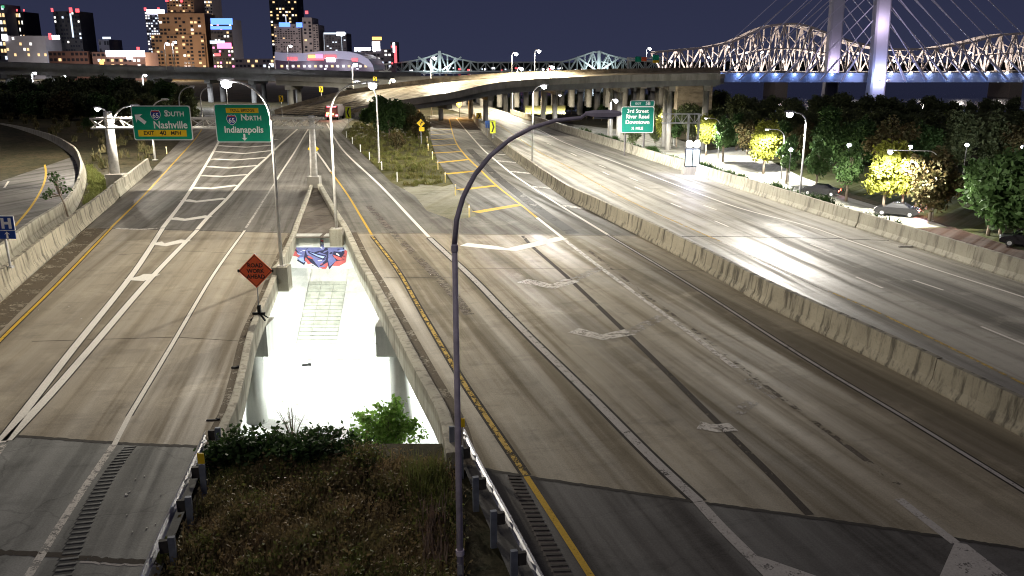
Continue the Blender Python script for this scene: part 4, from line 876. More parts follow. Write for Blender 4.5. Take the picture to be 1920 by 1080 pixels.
# lamps by and under the overpasses; the one before the far bridge is added to light the ramp
for k, (x, y, Y, zb_, pw, lbl) in enumerate(((968, 163, 200, 0, 7000, 'lit lamp left of the brightest one under the curved ramp'), (1050, 178, 192, 0, 6000, 'lit lamp right of the brightest one in front of the columns'), (1155, 190, 150, PARK_Z, 3500, 'bright lamp just left of the exit sign'), (978, 130, 172, 6, 5000, 'lower lit lamp on the deck behind the curved ramp'), (1036, 127, 172, 6, 5000, 'lit lamp right of the tall pair behind the curved ramp'), (968, 102, 180, 6, 1500, 'tall thin lit lamp behind the curved ramp'), (1011, 97, 180, 6, 1500, 'tallest thin lit lamp behind the curved ramp'), (668, 122, 186, 0, 2600, 'thin lamp at the left end of the curved ramp'), (815, 110, 184, 0, 6000, 'added thin lamp before the left peak of the far bridge'), (738, 152, 188, 0, 1500, 'lit lamp at the outer edge of the curved ramp'), (66, 138, 228, -1, 2500, 'white lamp below the left end of the long overpass'), (121, 144, 228, -1, 1800, 'amber lamp below the long overpass between its piers'), (273, 142, 228, -1, 2500, 'white lamp below the long overpass left of the signs'), (430, 152, 226, -1, 2500, 'white lamp below the long overpass above the second green sign'), (545, 87, 236, 9, 60, 'lamp on the left overpass before the arena'), (510, 121, 236, 9, 60, 'low lamp on the left overpass'), (314, 83, 236, 9, 60, 'left one of two lamps before the brown tower'), (329, 80, 237, 9, 60, 'right one of two lamps before the brown tower'), (1219, 92, 232, 8, 300, 'lamp beside the far green signs on the ramp'), (1366, 88, 400, 8, 300, 'lamp before the left half of the truss bridge'), (1430, 98, 400, 8, 300, 'lamp before the peak of the truss bridge'))):
    c = D(x, y, Y); o = street_lamp('street_lamp', lbl, (c.x - 0.9, Y, zb_), c.z + 0.3, (1.1, 0), M_steell, pw, 0.1 if Y < 300 else 0.2, 0.5, 0.9, 'far lamps', col=(1, 0.9, 0.68) if 600 < x < 1040 else (0.95, 0.97, 1.0), base_plate=False, kmax=12)
    MB().lathe([(0.02, -.3), (.32, -.1), (.32, .15), (.02, .3)], (c.x, Y, c.z), 8).build('bulb', M_lens, o)

# ================================================================== FLYOVER AND OVERPASSES
FO = [(515, 213, 189), (575, 195, 188), (650, 177, 184), (760, 161, 181), (900, 147, 178), (1080, 139, 177), (1220, 136, 177), (1350, 134, 177)]
FI = [(668, 220, 176), (705, 207, 172), (760, 195, 168), (850, 181, 164), (950, 161, 163), (1120, 151, 163), (1240, 147.5, 163), (1350, 145, 163)]
fo = smooth_line([Vector((D(x, y, Y).x, Y, max(0.02, D(x, y, Y).z))) for x, y, Y in FO], 5); fi = smooth_line([Vector((D(x, y, Y).x, Y, max(0.02, D(x, y, Y).z))) for x, y, Y in FI], 5)
fly = thing('curved_flyover', 'curved ramp bridge with lit tan deck sweeping up to the right', 'bridge', (fo[0].x, fo[0].y, 0))
dn = Vector((0, 0, -1))
mb = MB(); mb.strip(fo, fi); mb.build('deck', M_fly, fly)
for nm, line, sgn in (('outer_parapet', fo, -1), ('inner_parapet', fi, 1)):
    mb = MB(); a = [p + dn * 0.4 for p in line]; b = [p + Vector((0, 0, 0.85)) for p in line]; c2 = [p + Vector((0, 0, 0.85)) for p in offset_line(line, sgn * 0.35)]; d2 = [p + dn * 0.4 for p in offset_line(line, sgn * 0.35)]
    mb.strip(a, b); mb.strip(b, c2); mb.strip(c2, d2); mb.build(nm, M_fly if sgn < 0 else M_conc, fly)
for k in range(4):
    t = 0.04 + 0.3 * k; L = [a.lerp(b, 1 - t) for a, b in zip(fo, fi)]
    mb = MB(); e = offset_line(L, 0.5); lo = [p + dn * 1.5 for p in L]; le = [p + dn * 1.5 for p in e]; top_ = [p + dn * 0.25 for p in L]; te = [p + dn * 0.25 for p in e]
    for A, B in ((top_, lo), (lo, le), (le, te)): mb.strip(A, B)
    mb.build('girder', M_concd, fly)
mb = MB(); mb.strip([p + dn * 0.3 for p in fo], [p + dn * 0.3 for p in fi]); mb.build('soffit', M_concd, fly)
for i in (15, 19, 23, 27, 31, 34):
    a, b = fo[i], fi[i]; zg = -0.1 if i < 24 else PARK_Z
    for t in (0.25, 0.75):
        p = a.lerp(b, t); MB().tube([(p.x, p.y, zg), (p.x, p.y, p.z - 1.5)], 0.5, 12).build('column', M_conc, fly, True)
    q = a.lerp(b, 0.5); MB().bar(a.lerp(b, .08) + dn * 2.0, a.lerp(b, .92) + dn * 2.0, 1.2, 1.0).build('pier_cap', M_conc, fly)
for t in (0.12, 0.5, 0.88): stripe('lane_line', None, 0.2, M_white if t != 0.5 else M_whitew, fly, smooth=False, world=[a.lerp(b, t) + Vector((0, 0, 0.02)) for a, b in zip(fo, fi)])
def viaduct(label, pts, thick, cols, ground_z, mat, name='overpass', wd=12, par=0.9):
    """straight elevated road: pts (px, py of the parapet top, Y); cols are picture columns of its pier bents"""
    P = [D(x, y, Y) for x, y, Y in pts]; o = thing(name, label, 'overpass', (P[0].x, P[0].y, P[0].z - thick))
    deck = [p + dn * par for p in P]; back = [p + Vector((0, wd, 0)) for p in deck]
    mb = MB(); mb.strip(deck, back); mb.strip([p + dn * .3 for p in deck], [p + dn * .3 for p in back]); mb.strip(deck, [p + dn * .3 for p in deck]); mb.build('deck', mat, o)
    for dy in (0, wd):
        mb = MB(); sh = Vector((0, dy, 0)); a = [p + sh + dn * (par + .3) + Vector((0, -.25, 0)) for p in P]; b = [p + sh + Vector((0, -.25, 0)) for p in P]; c2 = [p + sh + Vector((0, .1, 0)) for p in P]; d2 = [p + sh + dn * par + Vector((0, .1, 0)) for p in P]
        mb.strip(a, b); mb.strip(b, c2); mb.strip(c2, d2); mb.build('parapet', mat, o)
    for k in range(4):
        sh = Vector((0, 0.6 + k * (wd - 1.6) / 3, 0)); A = [p + sh + dn * (par + .3) for p in P]; B = [p + sh + dn * thick for p in P]; mb = MB(); mb.strip(A, B); mb.strip(B, [p + Vector((0, .5, 0)) for p in B]); mb.build('girder', M_concd, o)
    for cpx in cols:
        for a, b in zip(P, P[1:]):
            xa, xc = 960 + a.x / a.y * FPX * 1.0, 0
        # the bent stands where the picture column meets the deck line
        best = min(((p, abs((960 + FPX * p.x / (p.y * CP + (CAM_H - p.z) * SP)) - cpx)) for p in resample(P, 0.5)), key=lambda t: t[1])[0]
        MB().box((best.x, best.y + wd / 2, best.z - thick - 0.5), (1.6, wd, 1.0)).build('pier_cap', mat, o)
        for dy in (1.8, wd - 1.8): MB().tube([(best.x, best.y + dy, ground_z), (best.x, best.y + dy, best.z - thick - 0.9)], 0.75, 10).build('column', mat, o, True)
    return o
viaduct('long grey overpass crossing in front of the skyline', [(-500, 100, 235), (0, 117, 240), (250, 124, 242), (500, 130, 244), (780, 138, 246)], 3.2, (5, 90, 205, 278, 385, 470), -1.5, M_concd, wd=14)
viaduct('lower grey overpass beyond the chevron signs', [(515, 141, 214), (640, 146, 215), (780, 152, 216)], 2.4, (540, 640, 745), -0.2, M_concd)
viaduct('rear overpass carried by rows of columns behind the curved ramp', [(740, 144, 226), (900, 142, 226), (1100, 140, 226), (1360, 138, 226)], 2.6, (770, 802, 836, 868, 902, 936, 970, 1004, 1040, 1074, 1108, 1142, 1176, 1210, 1244), -0.4, M_conc, wd=10)
viaduct('deep overpass with bents of pale columns over the park street', [(880, 150, 252), (1100, 148, 252), (1345, 146, 252)], 2.6, (895, 918, 948, 962, 986, 1022, 1056, 1090, 1124, 1160, 1194, 1228, 1262, 1296, 1330), -4, M_conc, wd=8)
o = thing('bridge_abutment', 'tan concrete abutment block beneath the end of the curved ramp', 'abutment', D(1302, 172, 196))
a, b = D(1272, 150, 196), D(1336, 172, 196)
MB().box(((a.x + b.x) / 2, 198, (a.z + b.z) / 2 - 2), (b.x - a.x, 4, a.z - b.z + 4)).build('wall', M_fly, o); MB().box(((a.x + b.x) / 2, 197.6, a.z + .2), (b.x - a.x + .8, 5.4, .5)).build('coping', M_conc, o)

# ================================================================== BRIDGES OVER THE RIVER
M_truss = plain('truss_tan_paint', (0.55, 0.48, 0.43), 0.6, 0, 0.15, 0.05)
M_blk = plain('bridge_pier_stone', (0.20, 0.17, 0.14), 0.9)
KY = 486.0
def truss_bridge(label, prof, panels, Y, wd, mat, w_m, deck_drop, x_end=None, lower_y=136, name='truss_bridge'):
    """through truss: prof = upper-chord line in picture columns, evaluated at the panel points; two planes wd apart"""
    def top_at(px):
        for (xa, ya), (xc, yc) in zip(prof, prof[1:]):
            if xa <= px <= xc: return ya + (yc - ya) * (px - xa) / (xc - xa)
        return prof[-1][1]
    xs = [prof[0][0] + (prof[-1][0] - prof[0][0]) * k / panels for k in range(panels + 1)]
    o = thing(name, label, 'bridge', (D(xs[0], lower_y, Y).x, Y, D(xs[0], lower_y, Y).z))
    bot_z = D(xs[0], lower_y, Y).z
    for yy in (Y, Y + wd):
        T = [Vector((D(x, 0, Y).x * 1.0, yy, D(x, top_at(x), Y).z)) for x in xs]; B = [Vector((t.x, yy, bot_z)) for t in T]
        for k in range(panels):
            beam('top_chord', T[k], T[k + 1], w_m * 1.2, w_m * 1.2, mat, o); beam('bottom_chord', B[k], B[k + 1], w_m, w_m * 1.2, mat, o)
            if T[k].z - bot_z > 3:
                mid = (T[k] + B[k]) / 2
                if k % 2 == 0: beam('diagonal', T[k], B[k + 1], w_m * .8, w_m * .8, mat, o)
                else: beam('diagonal', B[k], T[k + 1], w_m * .8, w_m * .8, mat, o)
                if T[k].z - bot_z > 18: beam('sub_diagonal', (T[k] + B[k]) / 2, (T[k + 1] + B[k + 1]) / 2, w_m * .6, w_m * .6, mat, o); beam('sub_diagonal', B[k] if k % 2 == 0 else B[k + 1], (T[k] + B[k + 1]) / 2 if k % 2 == 0 else (B[k] + T[k + 1]) / 2, w_m * .5, w_m * .5, mat, o)
            if k and T[k].z - bot_z > 2: beam('vertical', B[k], T[k], w_m * .7, w_m * .7, mat, o)
    for k in range(panels + 1):
        x = D(xs[k], 0, Y).x; tz = D(xs[k], top_at(xs[k]), Y).z
        beam('top_strut', (x, Y, tz), (x, Y + wd, tz), w_m * .6, w_m * .6, mat, o)
        if k < panels:
            x2 = D(xs[k + 1], 0, Y).x; tz2 = D(xs[k + 1], top_at(xs[k + 1]), Y).z; beam('sway_brace', (x, Y, tz), (x2, Y + wd, tz2), w_m * .4, w_m * .4, mat, o); beam('sway_brace', (x, Y + wd, tz), (x2, Y, tz2), w_m * .4, w_m * .4, mat, o)
            beam('portal_brace', (x, Y, (tz + bot_z) / 2 + (tz - bot_z) * .1), (x, Y + wd, (tz + bot_z) / 2 + (tz - bot_z) * .3), w_m * .4, w_m * .4, mat, o)
    xa, xc = D(xs[0], 0, Y).x, D(xs[-1], 0, Y).x
    MB().box(((xa + xc) / 2, Y + wd / 2, bot_z - deck_drop / 2), (xc - xa, wd - .4, deck_drop)).build('deck', M_concd, o)
    return o, bot_z
kb, kz = truss_bridge('tan steel cantilever truss bridge behind the cable stayed bridge', [(1232, 98), (1340, 88), (1385, 77), (1438, 50), (1465, 45), (1510, 45), (1560, 64), (1610, 80), (1680, 93), (1760, 92), (1830, 80), (1880, 66), (1930, 62), (2060, 62)], 34, KY, 15, M_truss, 0.95, 2.2, lower_y=136)
for px in (1462, 1900):
    p = D(px, 150, KY); MB().box((p.x, KY + 7, -3 + kz / 2 - 1), (7, 22, kz + 10)).build('river_pier', M_blk, kb)
def band_light(parent, loc, power, col, size=2.0):
    ld = bpy.data.lights.new('lamp_light', 'POINT'); ld.energy = power; ld.color = col; ld.shadow_soft_size = size
    q = bpy.data.objects.new('lamp_light', ld); link(q, parent); q.location = Vector(loc) - wloc(parent)
for px in range(1260, 1960, 70):
    p = D(px, 128, KY); band_light(kb, (p.x, KY + 5, kz + 5), 11000, (1, 0.9, 0.84)); 
    m_l = MB().lathe([(0.05, -.5), (.6, 0), (.05, .5)], (p.x, KY + 3, kz + 6 + (px % 3) * 2.2), 8).build('bridge_lamp', M_lens, kb)
# cable stayed bridge
M_tower = plain('pale_tower_concrete', (0.55, 0.54, 0.58), 0.7, 0, 0.1, 0.1)
M_cable = plain('white_cable_sheath', (0.62, 0.60, 0.66), 0.5, 0, 0.05)
M_girder = plain('blue_grey_edge_girder', (0.35, 0.38, 0.45), 0.6, 0, 0.1, 0.05)
CY0, CY1 = 400.0, 440.0
st = thing('cable_stayed_bridge', 'cable stayed bridge with pale twin towers and a blue lit deck', 'bridge', (D(1650, 150, CY0).x, CY0, -8))
dz = D(1650, 141, CY0).z
xl_, xr_ = D(1338, 0, CY0).x, D(2300, 0, CY0).x
MB().box(((xl_ + xr_) / 2, (CY0 + CY1) / 2, dz - 1.2), (xr_ - xl_, CY1 - CY0 - 6, 0.5)).build('deck', M_concd, st)
MB().box(((xl_ + xr_) / 2, CY0 + 3, dz - 1.5), (xr_ - xl_, 0.8, 3.4)).build('edge_girder', M_girder, st); MB().box(((xl_ + xr_) / 2, CY1 - 3, dz - 1.5), (xr_ - xl_, 0.8, 3.4)).build('edge_girder', M_girder, st)
MB().box(((xl_ + xr_) / 2, CY0 + 2.6, dz + 0.6), (xr_ - xl_, 0.3, 0.8)).build('parapet', M_girder, st)
legs = {}
for nm, px0, px1, Y, w0 in (('near', 1655, 1641, CY0, 6.6), ('far', 1570, 1556, CY1, 6.2)):
    t_, bt = D(px0, 0, Y), D(px1, 165, Y); tx = t_.x + (t_.x - bt.x) / (t_.z - bt.z) * 48; topz = t_.z + 48; bx_ = bt.x - (t_.x - bt.x) / (t_.z - bt.z) * (bt.z + 8)
    mb = MB(); ring = []
    for z_, x_, ww in ((-8, bx_, w0 * 1.1), (dz, bt.x + .2, w0), (t_.z, t_.x, w0), (topz, tx, w0 * .8)):
        c8 = [(-1, -.75), (-.75, -1), (.75, -1), (1, -.75), (1, .75), (.75, 1), (-.75, 1), (-1, .75)]
        ring.append([Vector((x_ + a * ww / 2, Y + b * ww * .45, z_)) for a, b in c8])
    for r1, r2 in zip(ring, ring[1:]):
        k0 = len(mb.v); mb.v += r1 + r2; mb.f += [(k0 + j, k0 + (j + 1) % 8, k0 + 8 + (j + 1) % 8, k0 + 8 + j) for j in range(8)]
    mb.poly(ring[-1]); mb.build('tower_leg', M_tower, st); legs[nm] = (t_.x, topz, Y, (t_.x - bt.x) / (t_.z - bt.z), t_.z)
for nm in ('near', 'far'):
    x0, tz, Y, sl, zz0 = legs[nm]; anchor_y = Y + 1 if nm == 'near' else Y - 1
    for s_ in (-1, 1):
        for k in range(9):
            ax = x0 + s_ * (13 + k * 9.2); az = dz + 0.4; hz = zz0 - 14 + 6.5 * k
            top_p = Vector((x0 + sl * (hz - zz0) + s_ * 2.6, Y, hz)); ap = Vector((ax, anchor_y, az))
            if ax < xl_ - 2: 
                continue
            beam('stay_cable', top_p, ap, 0.34, 0.34, M_cable, st)
            if nm == 'near':
                beam('cable_sleeve', ap + (top_p - ap).normalized() * 8, ap - (top_p - ap).normalized() * 3.5 + Vector((0, -.4, 0)), 0.75, 0.75, M_cable, st)
M_bluel = glow('blue_deck_light', (0.35, 0.5, 1.0), 30)
for k in range(16):
    x = D(1690 + 37 * k if k < 8 else 1360 + 36 * (k - 8), 0, CY0).x
    MB().lathe([(.05, -.4), (.55, 0), (.05, .4)], (x, CY0 + 1.6, dz + (1.2 if k < 8 else .3)), 8).build('deck_light', M_lens if k < 8 else M_bluel, st)
    band_light(st, (x, CY0 + 0.4, dz - 0.2), 260, (0.2, 0.38, 1.0), 0.5)
for px, Y, pw, c3 in ((1650, CY0 - 7, 7500, (0.4, 0.5, 1.0)), (1665, CY0 - 8, 3000, (0.9, 0.75, 1.0)), (1562, CY1 - 8, 6000, (0.75, 0.62, 0.95))):
    p = D(px, 158, Y); band_light(st, (p.x, Y, 4.0 if Y < 410 else dz + 3), pw, c3, 1.0); MB().box((p.x, Y, 3.0 if Y < 410 else dz + 2), (1.2, .8, .8)).build('floodlight', M_steel, st)
p = D(1655, 10, CY0 - 6); band_light(st, (p.x + 1, CY0 - 9, p.z - 8), 3600, (0.85, 0.7, 1.0), 1.0)
# far bridge with two pointed trusses
M_far = plain('far_bridge_grey_green', (0.42, 0.46, 0.42), 0.6)
fb, fz = truss_bridge('far grey bridge with two pointed truss peaks beyond the ramps', [(705, 122), (765, 115), (800, 108), (825, 98), (850, 109), (890, 117), (960, 117), (1060, 116), (1085, 108), (1122, 95), (1150, 105), (1190, 113), (1260, 118)], 38, 880, 12, M_far, 1.1, 2, lower_y=134, name='far_truss_bridge')
for px in (825, 1122):
    p = D(px, 134, 880)
    for sx in (-9, 9): beam('lit_brace', (p.x + sx * 2.4, 879, fz + 14), (p.x + sx * .2, 879, fz + 1), 1.6, 1.6, M_far, fb)
    beam('lit_post', (p.x, 879, fz), (p.x, 879, fz + 20), 2.6, 1.6, M_far, fb); band_light(fb, (p.x - 8, 872, fz + 4), 9000, (0.75, 0.9, 1.0)); band_light(fb, (p.x + 8, 872, fz + 4), 9000, (0.75, 0.9, 1.0))

# ================================================================== SKYLINE
WIN = {k: glow('lit_window_' + k, c, s) for k, c, s in (('white', (1, .95, .9), 1.6), ('warm', (1, .66, .32), 1.3), ('blue', (.12, .28, 1), 2.2), ('cool', (.75, .85, 1), 1.3), ('red', (1, .1, .12), 2.0), ('pink', (1, .25, .55), 2.0), ('brightwhite', (.95, .93, 1), 8), ('green', (.15, .8, .4), .7), ('orange', (1, .5, .12), 2.5))}
M_dpane = plain('dark_glass', (0.02, 0.022, 0.03), 0.15)
panes = {}
def pane(key, x, Y, z, w_, h_, parent, name='lit_window'):
    if key not in panes: panes[key] = MB().box((0, 0, 0), (1, 0.3, 1)).mesh('pane_' + key, WIN.get(key, M_dpane))
    o = bpy.data.objects.new(name, panes[key]); link(o, parent); o.location = Vector((x, Y, z)) - wloc(parent); o.scale = (w_, 1, h_); return o
def tower(label, x0, x1, yt, Y, col, cols, rows, lit, keys, yb=128, top=None, name='tower', dark=True, depth=30, steps=None, amb=0.05):
    a, b = D(x0, yt, Y), D(x1, yb, Y); z0 = -8
    o = thing(name, label, 'building', ((a.x + b.x) / 2, Y, z0), 'city skyline')
    m = plain('facade_' + '_'.join('%02d' % int(c * 100) for c in col), col, 0.8, 0, 0.2, 0.05)
    MB().box(((a.x + b.x) / 2, Y + depth / 2, (a.z + z0) / 2), (b.x - a.x, depth, a.z - z0)).build('body', m, o)
    for kk, (sx0, sx1, sy) in enumerate(steps or ()):
        p, q = D(sx0, sy, Y), D(sx1, sy, Y); MB().box(((p.x + q.x) / 2, Y + depth / 2 - 1.5 * (kk + 1), (p.z + z0) / 2), (q.x - p.x, depth, p.z - z0)).build('wing', m, o)
        wr = random.Random(kk + 3); nz = int((p.z - b.z) / 3.4); nx = int((q.x - p.x) / 3.6)
        for i in range(nx):
            for j in range(nz):
                hz = b.z + (j + .5) * 3.4; lo_z = D(sx0, steps[kk + 1][2], Y).z if kk + 1 < len(steps) else -99
                if hz < lo_z and True: continue
                on = wr.random() < .16
                if i % 4 == 3 or (not on and wr.random() < .3): continue
                pane(wr.choice(keys) if on else 'dark', p.x + (i + .5) * (q.x - p.x) / nx, Y - 1.5 * (kk + 1) - .2, hz, 2.4, 1.9, o, 'lit_window' if on else 'window')
    cw, rh = (b.x - a.x) / cols, (a.z - b.z) / rows; rr = random.Random(int(x0 * 7 + x1))
    for i in range(cols):
        for j in range(rows):
            on = rr.random() < lit
            if not on and (not dark or rr.random() < 0.35): continue
            pane(rr.choice(keys) if on else 'dark', a.x + (i + .5) * cw, Y - .2, b.z + (j + .5) * rh, cw * .62, rh * .5, o, 'lit_window' if on else 'window')
    if top:
        for k, (u0, u1, v0, v1) in top: 
            p, q = D(u0, v0, Y - 3), D(u1, v1, Y - 3); pane(k, (p.x + q.x) / 2, Y - .8, (p.z + q.z) / 2, q.x - p.x, abs(p.z - q.z), o, 'roof_light')
    return o
B = tower
B('tall building at the far left edge with coloured lights', -30, 24, 8, 900, (.10, .10, .12), 6, 9, .5, ['white', 'cool', 'warm'], top=[('brightwhite', 0, 6, 8, 14) and ('green', (0, 6, 10, 15))])
B('black office block with scattered white windows at the left', 26, 58, 22, 920, (.02, .02, .025), 6, 8, .3, ['white', 'warm'], top=[('red', (28, 31, 17, 21)), ('red', (41, 44, 17, 21))])
B('wide grey building below the black block', 8, 92, 67, 860, (.22, .21, .22), 12, 6, .28, ['white', 'warm'], top=[('brightwhite', (0, 12, 64, 76)), ('red', (88, 95, 62, 74)), ('brightwhite', (95, 110, 66, 74))], dark=False)
B('dark slab tower with red roof beacons at the left', 99, 161, 21, 900, (.035, .035, .04), 10, 14, .07, ['white', 'cool'], top=[('red', (93, 98, 15, 22)), ('red', (127, 134, 14, 23)), ('red', (139, 147, 16, 23)), ('cool', (131, 134, 25, 70))])
B('low brown brick building by the overpass at the left', 90, 168, 96, 800, (.12, .07, .06), 9, 3, .08, ['warm'])
B('small domed building behind the floodlit roof', 184, 210, 74, 900, (.10, .10, .13), 4, 4, .3, ['cool'], top=[('cool', (190, 206, 69, 73))])
B('low floodlit building with a white glowing roof band', 172, 274, 98, 800, (.18, .12, .11), 12, 3, .35, ['warm', 'white'], top=[('brightwhite', (196, 270, 95, 106)), ('brightwhite', (235, 246, 100, 112)), ('red', (254, 260, 88, 94)), ('orange', (184, 193, 112, 123))])
B('slim tower of white lit floors left of the brown tower', 271, 309, 22, 905, (.13, .13, .18), 6, 22, .55, ['white', 'cool'], top=[('brightwhite', (273, 307, 18, 26)), ('red', (268, 273, 14, 20)), ('red', (293, 298, 14, 20))])
B('massive stepped brown apartment tower with orange windows', 309, 374, -30, 850, (.24, .155, .10), 9, 30, .14, ['warm', 'white', 'warm'], steps=((297, 384, 25), (285, 384, 65)), top=[('red', (308, 314, -2, 3)), ('red', (336, 341, -2, 4)), ('orange', (355, 380, 36, 44)), ('orange', (331, 340, 42, 48)), ('warm', (337, 352, 29, 36)), ('green', (366, 376, 96, 108)), ('green', (348, 356, 96, 107))])
B('pale tower behind the brown apartment tower', 376, 408, -30, 930, (.26, .24, .24), 5, 26, .4, ['white', 'warm'])
B('dark building crowned with blue lights', 393, 441, 36, 840, (.05, .05, .06), 7, 13, .3, ['white', 'warm', 'pink'], top=[('blue', (393, 435, 34, 46)), ('blue', (393, 433, 49, 55)), ('pink', (405, 433, 80, 91)), ('cool', (392, 420, 76, 82)), ('red', (400, 412, 100, 105))])
B('tall dark tower with warm windows above the blue roofed block', 502, 564, -30, 960, (.03, .03, .035), 9, 26, .38, ['warm', 'white', 'warm'])
B('pale gridded block with blue roof lights', 513, 566, 45, 900, (.20, .18, .19), 10, 13, .03, ['warm'], top=[('blue', (522, 543, 42, 50)), ('blue', (554, 566, 42, 51)), ('cool', (534, 536, 28, 42))], yb=98)
B('stepped pale block beside the gridded one', 566, 599, 46, 902, (.22, .2, .2), 6, 12, .03, ['warm'], steps=((567, 585, 33),), top=[('red', (571, 577, 20, 26))], yb=98)
B('glass building outlined in white light', 605, 650, 62, 900, (.05, .05, .06), 8, 9, .12, ['cool'], top=[('cool', (606, 648, 61, 64)), ('cool', (606, 608, 62, 95)), ('cool', (639, 641, 64, 95)), ('brightwhite', (630, 646, 60, 66))], yb=96)
B('low hotel with a bright rooftop beam', 663, 735, 92, 880, (.10, .09, .11), 10, 5, .25, ['cool', 'white'], top=[('brightwhite', (664, 694, 89, 94)), ('brightwhite', (697, 712, 78, 95)), ('orange', (697, 715, 69, 75))])
B('narrow tower with a red and white light strip', 732, 742, 78, 870, (.08, .06, .08), 2, 8, .2, ['red'], top=[('brightwhite', (736, 740, 80, 98)), ('red', (738, 744, 86, 118))])
B('cluster of low dark buildings between the towers', 440, 515, 110, 800, (.10, .09, .10), 10, 2, .35, ['white', 'warm', 'cool'])
# arena with a waved roof
AY = 780.0
ar = thing('arena', 'arena with a waved pale roof and red signs below it', 'building', D(607, 128, AY), 'city skyline')
roof = [(515, 97), (530, 99), (550, 100), (575, 99), (600, 96), (630, 95), (655, 97), (675, 102), (690, 110), (699, 122), (701, 131)]
rp = [D(x, y, AY) for x, y in roof]; bp = [Vector((p.x, AY, -8)) for p in rp]
mb = MB(); up_ = [D(x, y + (15 if i < 9 else 4), AY) for i, (x, y) in enumerate(roof)]
mb.strip(rp, up_); mb.strip(rp, [p + Vector((0, 70, 0)) for p in rp]); mb.build('roof', plain('arena_roof_metal', (.36, .36, .42), .5), ar)
MB().strip([p + Vector((0, 1.5, 0)) for p in up_], [p + Vector((0, 1.5, 0)) for p in bp]).build('glass_wall', plain('arena_glass', (.07, .05, .07), .3), ar)
for k, x0, x1, y0, y1 in (('red', 539, 543, 107, 113), ('red', 545, 549, 107, 113), ('red', 551, 558, 107, 113), ('orange', 578, 592, 103, 109), ('pink', 592, 606, 102, 111), ('red', 577, 608, 109, 113), ('red', 608, 631, 103, 109), ('brightwhite', 612, 629, 108, 116), ('red', 660, 671, 109, 115)):
    p, q = D(x0, y0, AY), D(x1, y1, AY); pane(k, (p.x + q.x) / 2, AY - 1.2, (p.z + q.z) / 2, q.x - p.x, p.z - q.z, ar, 'lit_sign')
for k in range(16):
    p = D(528 + k * 10.5, 124, AY); pane('white' if k % 3 else 'warm', p.x, AY + 1, p.z, 2.2, 2.0, ar)
# floodlights standing in the streets between the buildings
for px, Y, pw, c3 in ((345, 790, 60000, (1, .72, .45)), (310, 800, 50000, (1, .75, .5)), (50, 810, 60000, (1, .9, .85)), (130, 850, 30000, (.8, .85, 1)), (392, 860, 60000, (1, .9, .85)), (540, 840, 70000, (1, .85, .8)), (585, 840, 60000, (1, .85, .8)), (610, 735, 40000, (.85, .8, 1)), (540, 740, 30000, (.85, .8, 1)), (670, 740, 30000, (.9, .85, 1)), (230, 770, 30000, (1, .75, .6)), (130, 770, 20000, (1, .75, .6))):
    p = D(px, 128, Y); o = thing('floodlight', 'floodlight standing in the city streets below the towers', 'lamp', (p.x, Y, -6), 'city floodlights'); MB().tube([(p.x, Y, -6), (p.x, Y, p.z - 1)], .25, 6).build('post', M_dark, o); MB().box((p.x, Y, p.z - .6), (2, 1, .8)).build('head', M_steel, o); band_light(o, (p.x, Y, p.z + 1.5), pw, c3, 1.5)
# light along the far shore
for k in range(26):
    px = 770 + k * 13 + rnd.uniform(-5, 5); p = D(px, rnd.uniform(127, 133), 1500)
    o = MB().box((p.x, 1500, p.z - 2), (rnd.uniform(3, 9), 8, 8)).build('shore_building', plain('shore_wall', (.06, .06, .07), .8)); tag(o, 'tiny lit building on the far shore', 'building', 'far shore lights')
    q = pane(rnd.choice(['white', 'cool', 'brightwhite', 'warm', 'red']), p.x, 1495, p.z, rnd.uniform(2, 5), 2.5, None, 'lit_window'); q.parent = o

# --- small far road signs on the ramp
o = thing('overhead_sign', 'far overhead sign frame with green and orange panels on the ramp', 'road sign', D(1205, 138, 232), None)
for px in (1177, 1238): beam('post', D(px, 138, 232), D(px, 107, 232), .35, .35, M_steell, o)
beam('chord', D(1176, 109, 232), D(1240, 109, 232), .3, .3, M_steell, o); beam('chord', D(1176, 114, 232), D(1240, 114, 232), .3, .3, M_steell, o)
for x0, x1, y0, y1, m in ((1191, 1202, 106, 116, M_green), (1203, 1212, 107, 115, M_orange), (1224, 1235, 103, 113, M_green), (1224, 1235, 113, 118, M_signy)):
    p, q = D(x0, y0, 231.6), D(x1, y1, 231.6); MB().box(((p.x + q.x) / 2, 231.5, (p.z + q.z) / 2), (q.x - p.x, .15, p.z - q.z)).build('panel', m, o)

